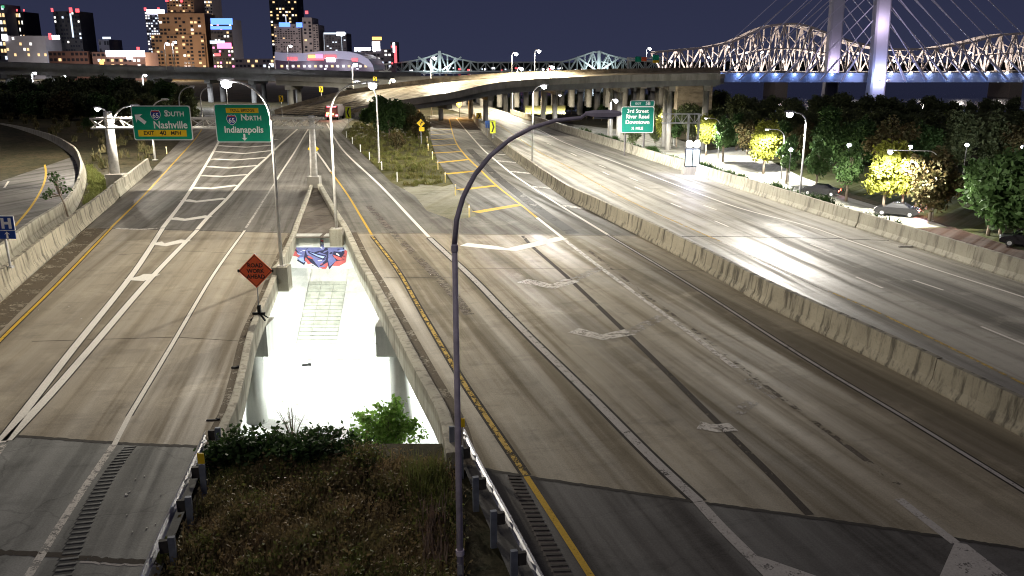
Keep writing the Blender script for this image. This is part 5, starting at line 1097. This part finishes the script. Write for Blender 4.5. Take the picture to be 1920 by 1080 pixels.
# ================================================================== VEGETATION
def leaf(mb, p, s, rr, tri=False, up=0.35):
    n = Vector((rr.gauss(0, 1), rr.gauss(0, 1), rr.gauss(0, 1) + up)).normalized(); a = n.orthogonal().normalized(); a.rotate(Matrix.Rotation(rr.uniform(0, 6.28), 3, n)); b = n.cross(a)
    k = len(mb.v); mb.v += [p - a * s, p + b * s * .55, p + a * s, p - b * s * .55]; mb.f.append((k, k + 1, k + 2, k + 3))
def tree_proto(seed, h, cr, trunk_h, n_leaf, size, leafm, shape='round', lobes=26):
    rr = random.Random(seed); root = bpy.data.objects.new('tree_source', None)
    tb = MB(); lean = Vector((rr.uniform(-.15, .15), rr.uniform(-.15, .15), 0))
    top = Vector((0, 0, h * .8)) + lean * 2
    tb.tube([(0, 0, -.2), Vector((0, 0, trunk_h)) + lean * .5, top], [h * .022 + .03, h * .016 + .02, .03], 7)
    cz = trunk_h + (h - trunk_h) * .5; ch = (h - trunk_h) * .55
    cents = []
    for i in range(lobes):
        for _ in range(30):
            v = Vector((rr.uniform(-1, 1), rr.uniform(-1, 1), rr.uniform(-1, 1)))
            if v.length < 1 and v.length > .35: break
        if shape == 'cone': v.x *= .95 - .55 * v.z; v.y *= .95 - .55 * v.z
        if shape == 'oval': v.x *= .8; v.y *= .8
        c = Vector((v.x * cr * .82, v.y * cr * .82, cz + v.z * ch * .86)); cents.append((c, cr * rr.uniform(.22, .42)))
        st_ = Vector((0, 0, trunk_h * .75 + (c.z - trunk_h) * .35))
        tb.tube([st_, st_.lerp(c, .5) + Vector((0, 0, .12)), c], [h * .008 + .015, .025, .012], 5, False)
    cb_ = MB()
    for i in range(n_leaf):
        c, r_ = rr.choice(cents); v = Vector((rr.gauss(0, .5), rr.gauss(0, .5), rr.gauss(0, .42)))
        if v.length > 1.35: v *= .6
        leaf(cb_, c + v * r_, size * rr.uniform(.6, 1.3), rr)
    tm = tb.mesh('trunk', M_bark, smooth=True); cm = cb_.mesh('crown', leafm)
    return tm, cm
protos = {}
def plant_tree(kind, loc, s, label, group, rz=None, name='tree', sz=None):
    tm, cm = protos[kind]; o = thing(name, label, 'tree', loc, group, rnd.uniform(0, 6.28) if rz is None else rz)
    link(bpy.data.objects.new('trunk', tm), o); link(bpy.data.objects.new('crown', cm), o); o.scale = (s, s, sz or s); return o
protos['street1'] = tree_proto(11, 7.4, 2.5, 2.2, 5200, .24, M_leafY, 'oval', 34); protos['street2'] = tree_proto(12, 7.4, 2.6, 2.1, 5600, .24, M_leafY, 'round', 38); protos['street3'] = tree_proto(13, 7.2, 2.1, 2.3, 4200, .23, M_leafB, 'oval', 28)
protos['dark1'] = tree_proto(21, 10, 4.2, 2, 5200, .42, M_leafD, 'round', 34); protos['dark2'] = tree_proto(22, 11, 3.6, 2, 4800, .42, M_leafD, 'oval', 32); protos['dark3'] = tree_proto(23, 9, 3.9, 1.6, 5000, .38, M_leafB, 'round', 34); protos['brown'] = tree_proto(24, 9, 3.6, 1.8, 4600, .36, M_leafO, 'round', 32); protos['cone'] = tree_proto(25, 10, 2.8, 1.2, 4600, .36, M_leafB, 'cone', 34)
def ptree(kind, px, py, z, hpx, label, group, proto_h):
    """tree whose foot is at the picture point on level z and whose height covers hpx pixels"""
    p = G(px, py, z); depth = p.y * CP + (CAM_H - p.z) * SP; hm = hpx * depth / FPX / 0.97
    return plant_tree(kind, p, hm / proto_h, label, group)
PZ = PARK_Z
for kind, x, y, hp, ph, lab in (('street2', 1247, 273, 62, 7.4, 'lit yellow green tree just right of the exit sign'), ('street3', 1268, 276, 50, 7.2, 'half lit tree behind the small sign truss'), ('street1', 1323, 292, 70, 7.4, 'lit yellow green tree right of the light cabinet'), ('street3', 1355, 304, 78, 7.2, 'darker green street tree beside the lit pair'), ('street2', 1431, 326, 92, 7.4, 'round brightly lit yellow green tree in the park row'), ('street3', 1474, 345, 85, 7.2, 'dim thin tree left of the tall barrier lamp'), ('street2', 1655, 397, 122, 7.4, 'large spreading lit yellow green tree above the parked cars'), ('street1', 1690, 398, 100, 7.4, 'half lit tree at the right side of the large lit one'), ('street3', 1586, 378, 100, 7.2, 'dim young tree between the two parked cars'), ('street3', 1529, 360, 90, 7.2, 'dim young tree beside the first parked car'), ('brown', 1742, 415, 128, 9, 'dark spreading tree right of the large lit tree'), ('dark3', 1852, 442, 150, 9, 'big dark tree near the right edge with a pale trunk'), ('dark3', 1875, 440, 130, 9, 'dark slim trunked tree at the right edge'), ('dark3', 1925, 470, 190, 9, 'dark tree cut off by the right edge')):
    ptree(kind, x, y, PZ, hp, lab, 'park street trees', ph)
# middle belt of park trees, partly caught by the post lamps
mid = [(1545, 318, 112, 'cone', 'pointed pale green tree rising left in the belt of park trees', 10), (1610, 322, 96, 'dark3', 'grey green park tree above the large lit tree', 9), (1665, 330, 104, 'brown', 'olive brown tree directly behind the large lit tree', 9), (1725, 326, 92, 'dark3', 'dark green park tree between the second and third post lamps', 9), (1790, 330, 118, 'dark2', 'tall dark green tree left of the third post lamp', 11), (1860, 330, 112, 'dark2', 'tall dark green tree behind the third post lamp', 11), (1912, 335, 105, 'brown', 'brownish tree by the rightmost post lamp', 9), (1400, 290, 60, 'brown', 'small brown tree behind the round lit tree', 9), (1455, 295, 66, 'dark3', 'dark tree behind the tall barrier lamp', 9), (1380, 282, 66, 'cone', 'pointed dark tree behind the lit row', 10), (1505, 305, 72, 'brown', 'olive tree right of the tall barrier lamp', 9)]
for x, y, hp, kind, lab, ph in mid: ptree(kind, x, y, PZ, hp, lab, 'park belt trees', ph)
# dark riverside wood
rr = random.Random(5)
for k in range(46):
    px = 1195 + (k % 23) * 34 + rr.uniform(-12, 12); Y = (225 if k < 23 else 180) + rr.uniform(-14, 14); c = D(px, 0, Y)
    ytop = (172 if px < 1400 else 178) + (0 if k < 23 else 24) + rr.uniform(-5, 5) + (6 if px > 1700 else 0) + (18 if px < 1260 else 0); ht = D(px, ytop, Y).z - PZ
    kind = rr.choice(['dark1', 'dark2', 'dark1']); plant_tree(kind, (c.x, Y, PZ - .3), max(.5, ht / (10 if kind == 'dark1' else 11)), 'dark leafy tree in the unlit wood between the park and the river', 'riverside wood')
for k in range(16):
    px = 790 + k * 29 + rr.uniform(-8, 8); Y = 276 + rr.uniform(-6, 6); c = D(px, 0, Y); ht = D(px, 176 + rr.uniform(-4, 4), Y).z + 5.5
    plant_tree('dark1', (c.x, Y, -5.6), max(.4, ht / 10), 'dark tree standing behind the column rows under the ramps', 'trees behind the columns')
# left hillside
for k in range(30):
    px = -30 + (k % 15) * 26 + rr.uniform(-9, 9); row = k // 15; Y = (205, 165)[row] + rr.uniform(-8, 8); c = D(px, 0, Y)
    ytop = (143, 170)[row] + rr.uniform(-6, 9) + max(0, (px - 230) * .12); ht = D(px, ytop, Y).z
    kind = rr.choice(['dark3', 'dark1', 'brown' if row else 'dark2']); plant_tree(kind, (c.x, Y, -.3), max(.4, ht / {'dark3': 9, 'dark1': 10, 'brown': 9, 'dark2': 11}[kind]), 'dark scrubby tree on the hillside below the long overpass' if row == 0 else 'dark bushy tree low on the hillside behind the loop ramp', 'hillside trees')
for x, y, hp, lab in ((112, 212, 28, 'pale olive bush on the hillside left of the gantry'), (170, 250, 30, 'olive bush behind the left gantry post')): ptree('dark3', x, y, -.2, hp, lab, 'hillside bushes', 9)
# gore brush
for x, y, hp, kind, lab, ph in ((730, 262, 78, 'dark3', 'dark bushy tree on the gore right of the gore lamp', 9), (760, 258, 60, 'dark1', 'dark scrub tree at the middle of the gore', 10), (785, 262, 48, 'brown', 'brown scrub beside the yellow diamond sign on the gore', 9), (690, 238, 36, 'dark3', 'small dark bush near the ramp bend', 9), (745, 285, 36, 'brown', 'low brown brush on the near slope of the gore', 9), (1100, 222, 30, 'dark3', 'dark bush under the column rows left of the exit sign', 9), (1128, 226, 30, 'dark3', 'dark bush right of the bright lamp under the columns', 9)):
    ptree(kind, x, y, -.1 if x < 1000 else PZ, hp, lab, 'gore brush', ph)
# sapling at the loop barrier
p = G(128, 408); sp = thing('sapling', 'lone broad leaved sapling growing at the loop ramp barrier', 'tree', p)
mb = MB().tube([p, p + Vector((-.15, 0, 1.0)), p + Vector((-.5, 0, 2.0)), p + Vector((-.6, 0, 2.9))], [.07, .06, .04, .02], 7)
ends = [Vector((-1.5, 0, 1.5)), Vector((-.95, -.3, 1.9)), Vector((-.2, 0, 2.4)), Vector((-.9, .2, 2.7)), Vector((-.3, -.2, 2.95)), Vector((-1.2, .1, 1.75)), Vector((.15, .1, 2.0)), Vector((-.55, 0, 3.1))]
for e in ends: mb.tube([p + Vector((-.4, 0, 1.6)), p + e], [.03, .015], 5, False)
mb.build('trunk', M_bark, sp); mb = MB()
for e in ends:
    for i in range(26): leaf(mb, p + e + Vector((rr.gauss(0, .22), rr.gauss(0, .22), rr.gauss(0, .13))), rr.uniform(.09, .17), rr, up=1.2)
mb.build('crown', M_leafB, sp)

# weedy slope in the foreground: tufts and blades nobody could count
def in_poly(px, py, poly):
    r_ = False; j = len(poly) - 1
    for i in range(len(poly)):
        (xi, yi), (xj, yj) = poly[i], poly[j]
        if (yi > py) != (yj > py) and px < (xj - xi) * (py - yi) / (yj - yi) + xi: r_ = not r_
        j = i
    return r_
MOUND = [(412, 868), (480, 850), (700, 862), (840, 872), (858, 900), (868, 1000), (885, 1200), (250, 1200), (310, 1080), (372, 950)]
gp = [G(x, y, -.15) for x, y in MOUND]
def mound_z(x, y): return -.15 + .28 * math.sin(x * .9 + y * .4) * math.cos(y * .7) * .5 + .1 * math.sin(x * 2.7) * math.sin(y * 2.1)
x0, x1 = min(p.x for p in gp), max(p.x for p in gp); y0, y1 = min(p.y for p in gp), max(p.y for p in gp); plan = [(p.x, p.y) for p in gp]
mb = MB(); NX, NY = 40, 40
for j in range(NY + 1):
    for i in range(NX + 1):
        x, y = x0 + (x1 - x0) * i / NX, y0 + (y1 - y0) * j / NY; mb.v.append(Vector((x, y, mound_z(x, y) + .03)))
for j in range(NY):
    for i in range(NX):
        k = j * (NX + 1) + i; c = (mb.v[k] + mb.v[k + NX + 2]) / 2
        if in_poly(c.x, c.y, plan): mb.f.append((k, k + 1, k + NX + 2, k + NX + 1))
struct(mb.build('weedy_bank', M_ground, smooth=True))
def blades(name, n, area, zf, hmin, hmax, wd, mat, lean=.5, clump=0, leafy=0.0):
    mb = MB(); xs = [p[0] for p in area]; ys_ = [p[1] for p in area]; done = 0; cc = None
    while done < n:
        if clump and (cc is None or rr.random() < 1 / clump):
            while True:
                cc = (rr.uniform(min(xs), max(xs)), rr.uniform(min(ys_), max(ys_)))
                if in_poly(*cc, area): break
        x, y = (cc[0] + rr.gauss(0, .16), cc[1] + rr.gauss(0, .16)) if clump else (rr.uniform(min(xs), max(xs)), rr.uniform(min(ys_), max(ys_)))
        if not in_poly(x, y, area): 
            cc = None; continue
        z = zf(x, y); h = rr.uniform(hmin, hmax); a = rr.uniform(0, 6.28); d = Vector((math.cos(a), math.sin(a), 0)); s_ = Vector((-d.y, d.x, 0)) * wd * rr.uniform(.6, 1.4); b = Vector((x, y, z)); l_ = rr.uniform(.1, lean) * h
        m_ = b + d * l_ * .35 + Vector((0, 0, h * .6)); t_ = b + d * l_ + Vector((0, 0, h)); k = len(mb.v)
        mb.v += [b - s_, b + s_, m_ + s_ * .7, m_ - s_ * .7, t_]; mb.f += [(k, k + 1, k + 2, k + 3), (k + 3, k + 2, k + 4)]; done += 1
        if leafy and rr.random() < leafy: leaf(mb, b.lerp(t_, rr.uniform(.5, 1)) + Vector((rr.gauss(0, .05), rr.gauss(0, .05), 0)), rr.uniform(.03, .07), rr)
    return struct(mb.build(name, mat), 'stuff')
blades('brown_weeds', 30000, plan, mound_z, .12, .6, .013, M_weed, .8, 60, 1.0)
blades('green_weeds', 11000, plan, mound_z, .12, .6, .012, M_weedg, .7, 90, .9)
blades('tall_grass', 900, [(G(x, y).x, G(x, y).y) for x, y in ((745, 880), (845, 880), (850, 960), (740, 960))], mound_z, .4, 1.0, .014, M_weedg, .6, 60)
blades('dry_stalks', 260, [(G(x, y).x, G(x, y).y) for x, y in ((780, 955), (845, 950), (850, 1130), (790, 1130))], mound_z, .4, .95, .022, plain('dry_straw', (.30, .22, .16), .9), .25, 30)
blades('verge_grass', 700, [(G(x, y).x, G(x, y).y) for x, y in ((290, 1045), (318, 1018), (330, 1040), (300, 1062))], lambda x, y: 0, .08, .35, .012, M_weedg, .8, 50)
blades('gore_grass_blades', 26000, [(G(x, y).x, G(x, y).y) for x, y in ((835, 345), (800, 352), (760, 352), (734, 340), (688, 296), (645, 250), (665, 230), (800, 228), (808, 262), (818, 300))], lambda x, y: -.05, .12, .45, .035, M_grass, .7, 30, .3)
bp_ = [Vector((xb(y) + .7, y, 0)) for y in (46, 60, 80, 100, 130)]
blades('barrier_scrub', 9000, [(xb(y) + .1, y) for y in (55, 75, 100, 135)] + [(xb(y) + 1.3, y) for y in (135, 100, 75, 55)], lambda x, y: .15 + .35 * math.sin(y * .6) * math.sin(y * .23), .3, .95, .05, M_leafB, .8, 60, .8)
blades('verge_brush', 16000, [(G(x, y).x, G(x, y).y) for x, y in ((-200, 212), (350, 214), (330, 262), (285, 305), (222, 345), (170, 318), (158, 295), (100, 262), (0, 238))], lambda x, y: .1 + 1.4 * math.sin((xb(y) - x - 60) * .03) * min(1, max(0, xb(y) - x - 60) / 40), .25, 1.1, .06, leafmat('verge_brush_leaf', (.15, .12, .06), (.07, .08, .03)), .8, 70, .8)
blades('ditch_grass', 5000, [(G(x, y).x, G(x, y).y) for x, y in ((118, 425), (150, 395), (165, 345), (160, 300), (210, 345), (180, 375))], lambda x, y: -.1, .15, .5, .03, M_weedg, .7, 40)

def bush(label, cx, cy, Y, wpx, hpx, n, size, mat, name='bush', stems=14, spread=1.0, zoff=0.0):
    c = D(cx, cy, Y); k = Y / FPX * 1.03; w_ = wpx * k / 2; h_ = hpx * k; base = Vector((c.x, Y, c.z)); o = thing(name, label, 'bush', base); sb = MB(); lb = MB()
    for i in range(stems):
        a = rr.uniform(-1, 1); e = base + Vector((a * w_, rr.uniform(-.5, .5) * w_ * spread, h_ * (1 - .55 * a * a) * rr.uniform(.72, 1.08)))
        m_ = base.lerp(e, .55) + Vector((-a * w_ * .2, 0, h_ * .06)); sb.tube([base + Vector((a * w_ * .25, 0, -.3)), m_, e], [.03, .02, .008], 5, False)
        for j in range(n // stems):
            t = rr.random() ** .6; q = (base.lerp(m_, t * 2) if t < .5 else m_.lerp(e, t * 2 - 1)) + Vector((rr.gauss(0, .16), rr.gauss(0, .16), rr.gauss(0, .13))) * (1.3 if t < .9 else .5); leaf(lb, q, size * rr.uniform(.6, 1.3), rr, up=.8)
    sb.build('stems', M_bark, o); lb.build('foliage', mat, o); return o
bush('bright green bush glowing in the underpass light before the right pier', 728, 846, 28.5, 150, 108, 2600, .10, M_leafG, stems=26)
bush('dark green bush spilling over the left guardrail end', 470, 890, 22.3, 190, 95, 3600, .095, M_leafB, stems=54)
bush('dark green bush along the near wall of the gap', 590, 880, 22.2, 230, 74, 3600, .09, M_leafB, stems=54)
bush('small dark shrub before the grey coping', 690, 888, 21.8, 70, 40, 450, .08, M_leafB, stems=12)
o = thing('bare_shrub', 'thin leafless shrub standing in the white underpass light', 'bush', D(550, 810, 30)); base = D(550, 830, 30); mb = MB()
for i in range(16):
    e = base + Vector((rr.uniform(-.75, .75), rr.uniform(-.3, .3), rr.uniform(.9, 1.75))); m_ = base.lerp(e, .5) + Vector((0, 0, .1)); mb.tube([base, m_, e], [.018, .01, .004], 4, False)
    for j in range(3): mb.tube([m_.lerp(e, .2 * j), m_.lerp(e, .2 * j) + Vector((rr.uniform(-.25, .25), 0, rr.uniform(.1, .35)))], [.006, .003], 4, False)
mb.build('twigs', M_bark, o)
mb = MB()
for i in range(40):
    q = base + Vector((rr.uniform(-.7, .7), rr.uniform(-.2, .2), rr.uniform(.6, 1.7))); leaf(mb, q, .03, rr)
mb.build('leaves', M_leafG, o)

# ================================================================== VEHICLES, FURNITURE, LITTER
def car(label, loc, rz, paint_m, tail=True, lit_tail=0, blue=False, L=4.6):
    o = thing('parked_car', label, 'car', loc, 'cars on the park street', rz); W_ = 1.8
    prof = [(-L / 2, .45), (-L / 2 + .05, .8), (-L * .42, .95), (-L * .3, 1.02), (-L * .16, 1.42), (L * .12, 1.44), (L * .28, 1.0), (L * .45, .88), (L / 2 - .02, .7), (L / 2, .4), (L * .4, .28), (-L * .42, .28)]
    mb = MB(); n = len(prof)
    for sgn, ins in ((-1, 0), (1, 0)):
        mb.v += [Vector((x, sgn * (W_ / 2 - (.16 if z > 1.1 else .0)), z)) for x, z in prof]
    mb.f += [tuple(reversed(range(n))), tuple(range(n, 2 * n))] + [(i, (i + 1) % n, (i + 1) % n + n, i + n) for i in range(n)]
    me = mb.mesh('body', paint_m); link(bpy.data.objects.new('body', me), o)
    gl_ = plain('car_glass', (.02, .022, .028), .08)
    for sgn in (-1, 1):
        q = MB().add([(x, sgn * (W_ / 2 - .075 - (.08 if z > 1.2 else 0)), z) for x, z in ((-L * .27, 1.04), (-L * .15, 1.36), (L * .11, 1.38), (L * .24, 1.03))], [(0, 1, 2, 3)]); link(bpy.data.objects.new('side_window', q.mesh('side_window', gl_)), o)
    for pts in (((-L * .295, 1.06), (-L * .168, 1.385)), ((L * .275, 1.03), (L * .13, 1.41))):
        (xa, za), (xc, zc_) = pts; sh = -.02 if xa < 0 else .02; q = MB().add([(xa + sh, -.72, za), (xa + sh, .72, za), (xc + sh, .62, zc_), (xc + sh, -.62, zc_)], [(0, 1, 2, 3)]); link(bpy.data.objects.new('windscreen', q.mesh('windscreen', gl_)), o)
    for x in (-L * .31, L * .31):
        for sgn in (-1, 1):
            wb = MB().tube([(x, sgn * (W_ / 2 - .2), .33), (x, sgn * (W_ / 2 + .02), .33)], .33, 16); wh = link(bpy.data.objects.new('wheel', wb.mesh('wheel', M_dark)), o)
            rb = MB().tube([(x, sgn * (W_ / 2 + .021), .33), (x, sgn * (W_ / 2 + .035), .33)], .2, 12); link(bpy.data.objects.new('rim', rb.mesh('rim', M_steel)), wh)
    tm = glow('tail_light_lit', (1, .12, .08), 9) if lit_tail else plain('tail_light', (.3, .02, .02), .3); bm_ = glow('blue_flash', (.3, .35, 1), 30)
    for sgn in (-1, 1):
        link(bpy.data.objects.new('tail_light', MB().box((-L / 2 + .0, sgn * .68, .78), (.06, .36, .2)).mesh('tail_light', tm)), o); link(bpy.data.objects.new('headlight', MB().box((L / 2 - .05, sgn * .64, .68), (.08, .4, .16)).mesh('headlight', plain('headlight_glass', (.6, .6, .62), .15))), o)
    if blue: link(bpy.data.objects.new('roof_light', MB().box((-.1, 0, 1.5), (.25, 1.1, .12)).mesh('roof_light', bm_)), o)
    if lit_tail:
        for sgn, c3, pw in ((-1, (1, .35, .2), lit_tail), (1, (.75, .55, 1), lit_tail)):
            ld = bpy.data.lights.new('lamp_light', 'POINT'); ld.energy = pw; ld.color = c3; ld.shadow_soft_size = .15; q = bpy.data.objects.new('lamp_light', ld); link(q, o); q.location = (-L / 2 - .35, sgn * .68, .85)
    return o
cp = plain('black_car_paint', (.012, .012, .014), .25, 0, .1, 3, .6)
p = G(1681, 404, PZ + .04); car('black car with glowing red and blue rear lights under the large lit tree', p, R(148), cp, True, 260, False)
p = G(1538, 366, PZ + .04); car('black car parked by the dim young trees', p, R(150), cp, True, 12)
p = G(1925, 462, PZ + .04); car('dark car cut off at the right edge of the park', p, R(150), cp, True, 14)
# truck at the bend of the ramp
p = G(622, 226); tk = thing('truck', 'dark truck with red and amber rear lights at the bend of the ramp', 'truck', p)
MB().box(p + Vector((0, 3, 1.75)), (2.4, 5.2, 2.2)).build('cargo_box', plain('truck_body', (.06, .05, .06), .5), tk); MB().box(p + Vector((0, 6.6, 1.4)), (2.2, 1.9, 1.9)).build('cab', plain('truck_cab', (.09, .07, .08), .4), tk); MB().box(p + Vector((0, 3.4, .58)), (1.9, 6.6, .25)).build('chassis', M_dark, tk)
for x in (-.95, .95):
    for y in (1.2, 6.4): MB().tube([p + Vector((x - .15, y, .45)), p + Vector((x + .15, y, .45))], .45, 14).build('wheel', M_dark, tk)
    MB().box(p + Vector((x, .36, .95)), (.42, .08, .3)).build('tail_light', glow('truck_tail', (1, .1, .12), 14), tk)
MB().box(p + Vector((-.8, .36, 1.35)), (.5, .08, .25)).build('amber_light', glow('truck_amber', (1, .5, .08), 16), tk); MB().box(p + Vector((.1, .36, 1.2)), (.5, .08, .22)).build('amber_light', MATS['truck_amber'], tk)
MB().box(p + Vector((0, .38, 2.6)), (1.8, .06, .12)).build('marker_light', MATS['truck_tail'], tk); band_light(tk, p + Vector((-.3, -.3, 1.1)), 260, (1, .3, .2), .3)
# orange work light under the overpass
c_ = D(861, 196, 178); o = thing('work_light', 'orange glowing work light under the curved ramp at the ramp end', 'lamp', (c_.x, 178, 0)); MB().tube([(c_.x, 178, 0), (c_.x, 178, c_.z)], .06, 6).build('post', M_dark, o); MB().lathe([(.05, -.6), (.55, -.1), (.5, .5), (.05, .9)], (c_.x, 178, c_.z), 10).build('lamp', glow('orange_lamp', (1, .42, .04), 10), o); band_light(o, (c_.x, 176.8, c_.z), 1600, (1, .5, .1), .4)
# light cabinet behind the river side barrier
c_ = D(1298, 318, 86.0); o = thing('light_cabinet', 'glowing white cabinet with two lamps on a concrete base behind the barrier', 'cabinet', (c_.x, 86, PZ))
a, b = D(1284, 313, 86), D(1313, 279, 86)
MB().box((c_.x, 86.4, (a.z + PZ) / 2), (b.x - a.x + .35, 1.2, a.z - PZ)).build('base', M_conc, o)
for x in (a.x, (a.x + b.x) / 2, b.x): MB().box((x, 86, (a.z + b.z) / 2), (.09, .16, b.z - a.z)).build('frame_post', M_dark, o)
for z_ in (a.z + .04, b.z): MB().box(((a.x + b.x) / 2, 86, z_), (b.x - a.x + .1, .18, .09)).build('frame_rail', M_dark, o)
for k in (0, 1):
    x = a.x + (b.x - a.x) * (.25 + .5 * k); MB().box((x, 86, (a.z + b.z) / 2), ((b.x - a.x) * .4, .1, b.z - a.z - .2)).build('light_panel', glow('cabinet_panel', (.8, .92, 1), 2.2), o); MB().lathe([(.02, -.22), (.3, -.1), (.32, .2), (.2, .42), (.02, .5)], (x, 86, b.z + .35), 10).build('lamp', M_lens, o, True)
band_light(o, ((a.x + b.x) / 2, 85.3, b.z + .6), 900, (.55, .6, 1), .4)
# small sign truss in the park
o = thing('sign_truss', 'small steel sign truss on two posts among the lit trees', 'gantry', D(1302, 272, 122)); TY = 122
tz, bz = D(1280, 214, TY).z, D(1280, 231, TY).z; xa, xc = D(1243, 214, TY).x, D(1315, 214, TY).x
for yy in (TY, TY + 1):
    for z_ in (tz, bz): beam('chord', (xa, yy, z_), (xc, yy, z_), .12, .12, M_steel, o)
for k in range(6):
    x = xa + (xc - xa) * k / 6; x2 = xa + (xc - xa) * (k + 1) / 6; beam('brace', (x, TY, bz if k % 2 else tz), (x2, TY, tz if k % 2 else bz), .08, .08, M_steel, o); beam('strut', (x, TY, tz), (x, TY, bz), .06, .06, M_steel, o)
for px in (1293, 1312): x = D(px, 220, TY).x; MB().tube([(x, TY + .5, PZ), (x, TY + .5, tz)], .17, 8).build('post', M_steel, o)
# litter and scraps on the left shoulder
for nm, x, y, s_, lab in (('tyre_scrap', 400, 788, (.42, .07, .03), 'long black tyre scrap on the left shoulder near the joint'), ('tyre_scrap', 442, 690, (.3, .12, .05), 'curled black tyre scrap on the left shoulder by the parapet'), ('board', 1697, 463, (.9, .12, .06), 'pale board lying by the river side barrier on the highway'), ('tyre_scrap', 575, 685, (.5, .2, .06), 'dark scrap on the kerb of the underpass')):
    p = G(x, y, 0 if x != 575 else ST_Z + .16); o = thing(nm, lab, 'litter', p); mb = MB(); mb.box(p + Vector((0, 0, s_[2] / 2 + .004)), s_, R(8)); mb.box(p + Vector((s_[0] * .3, .05, s_[2] + .01)), (s_[0] * .35, s_[1] * .7, s_[2] * .7), R(-25)); mb.build('scrap', M_dark if nm != 'board' else M_steell, o)
rl = random.Random(9)
for k in range(30):
    x, y = (rl.uniform(230, 385), rl.uniform(850, 1060)) if k < 20 else (rl.uniform(20, 160), rl.uniform(470, 600))
    if k < 20 and x > 395 - (y - 840) * .42: continue
    p = G(x, y); o = MB().box(p + Vector((0, 0, .02)), (rl.uniform(.02, .045), rl.uniform(.02, .04), .02), rl.uniform(0, 3)).build('pebble', M_steell); tag(o, 'tiny pale chip of litter on the left roadway shoulder', 'litter', 'litter chips')
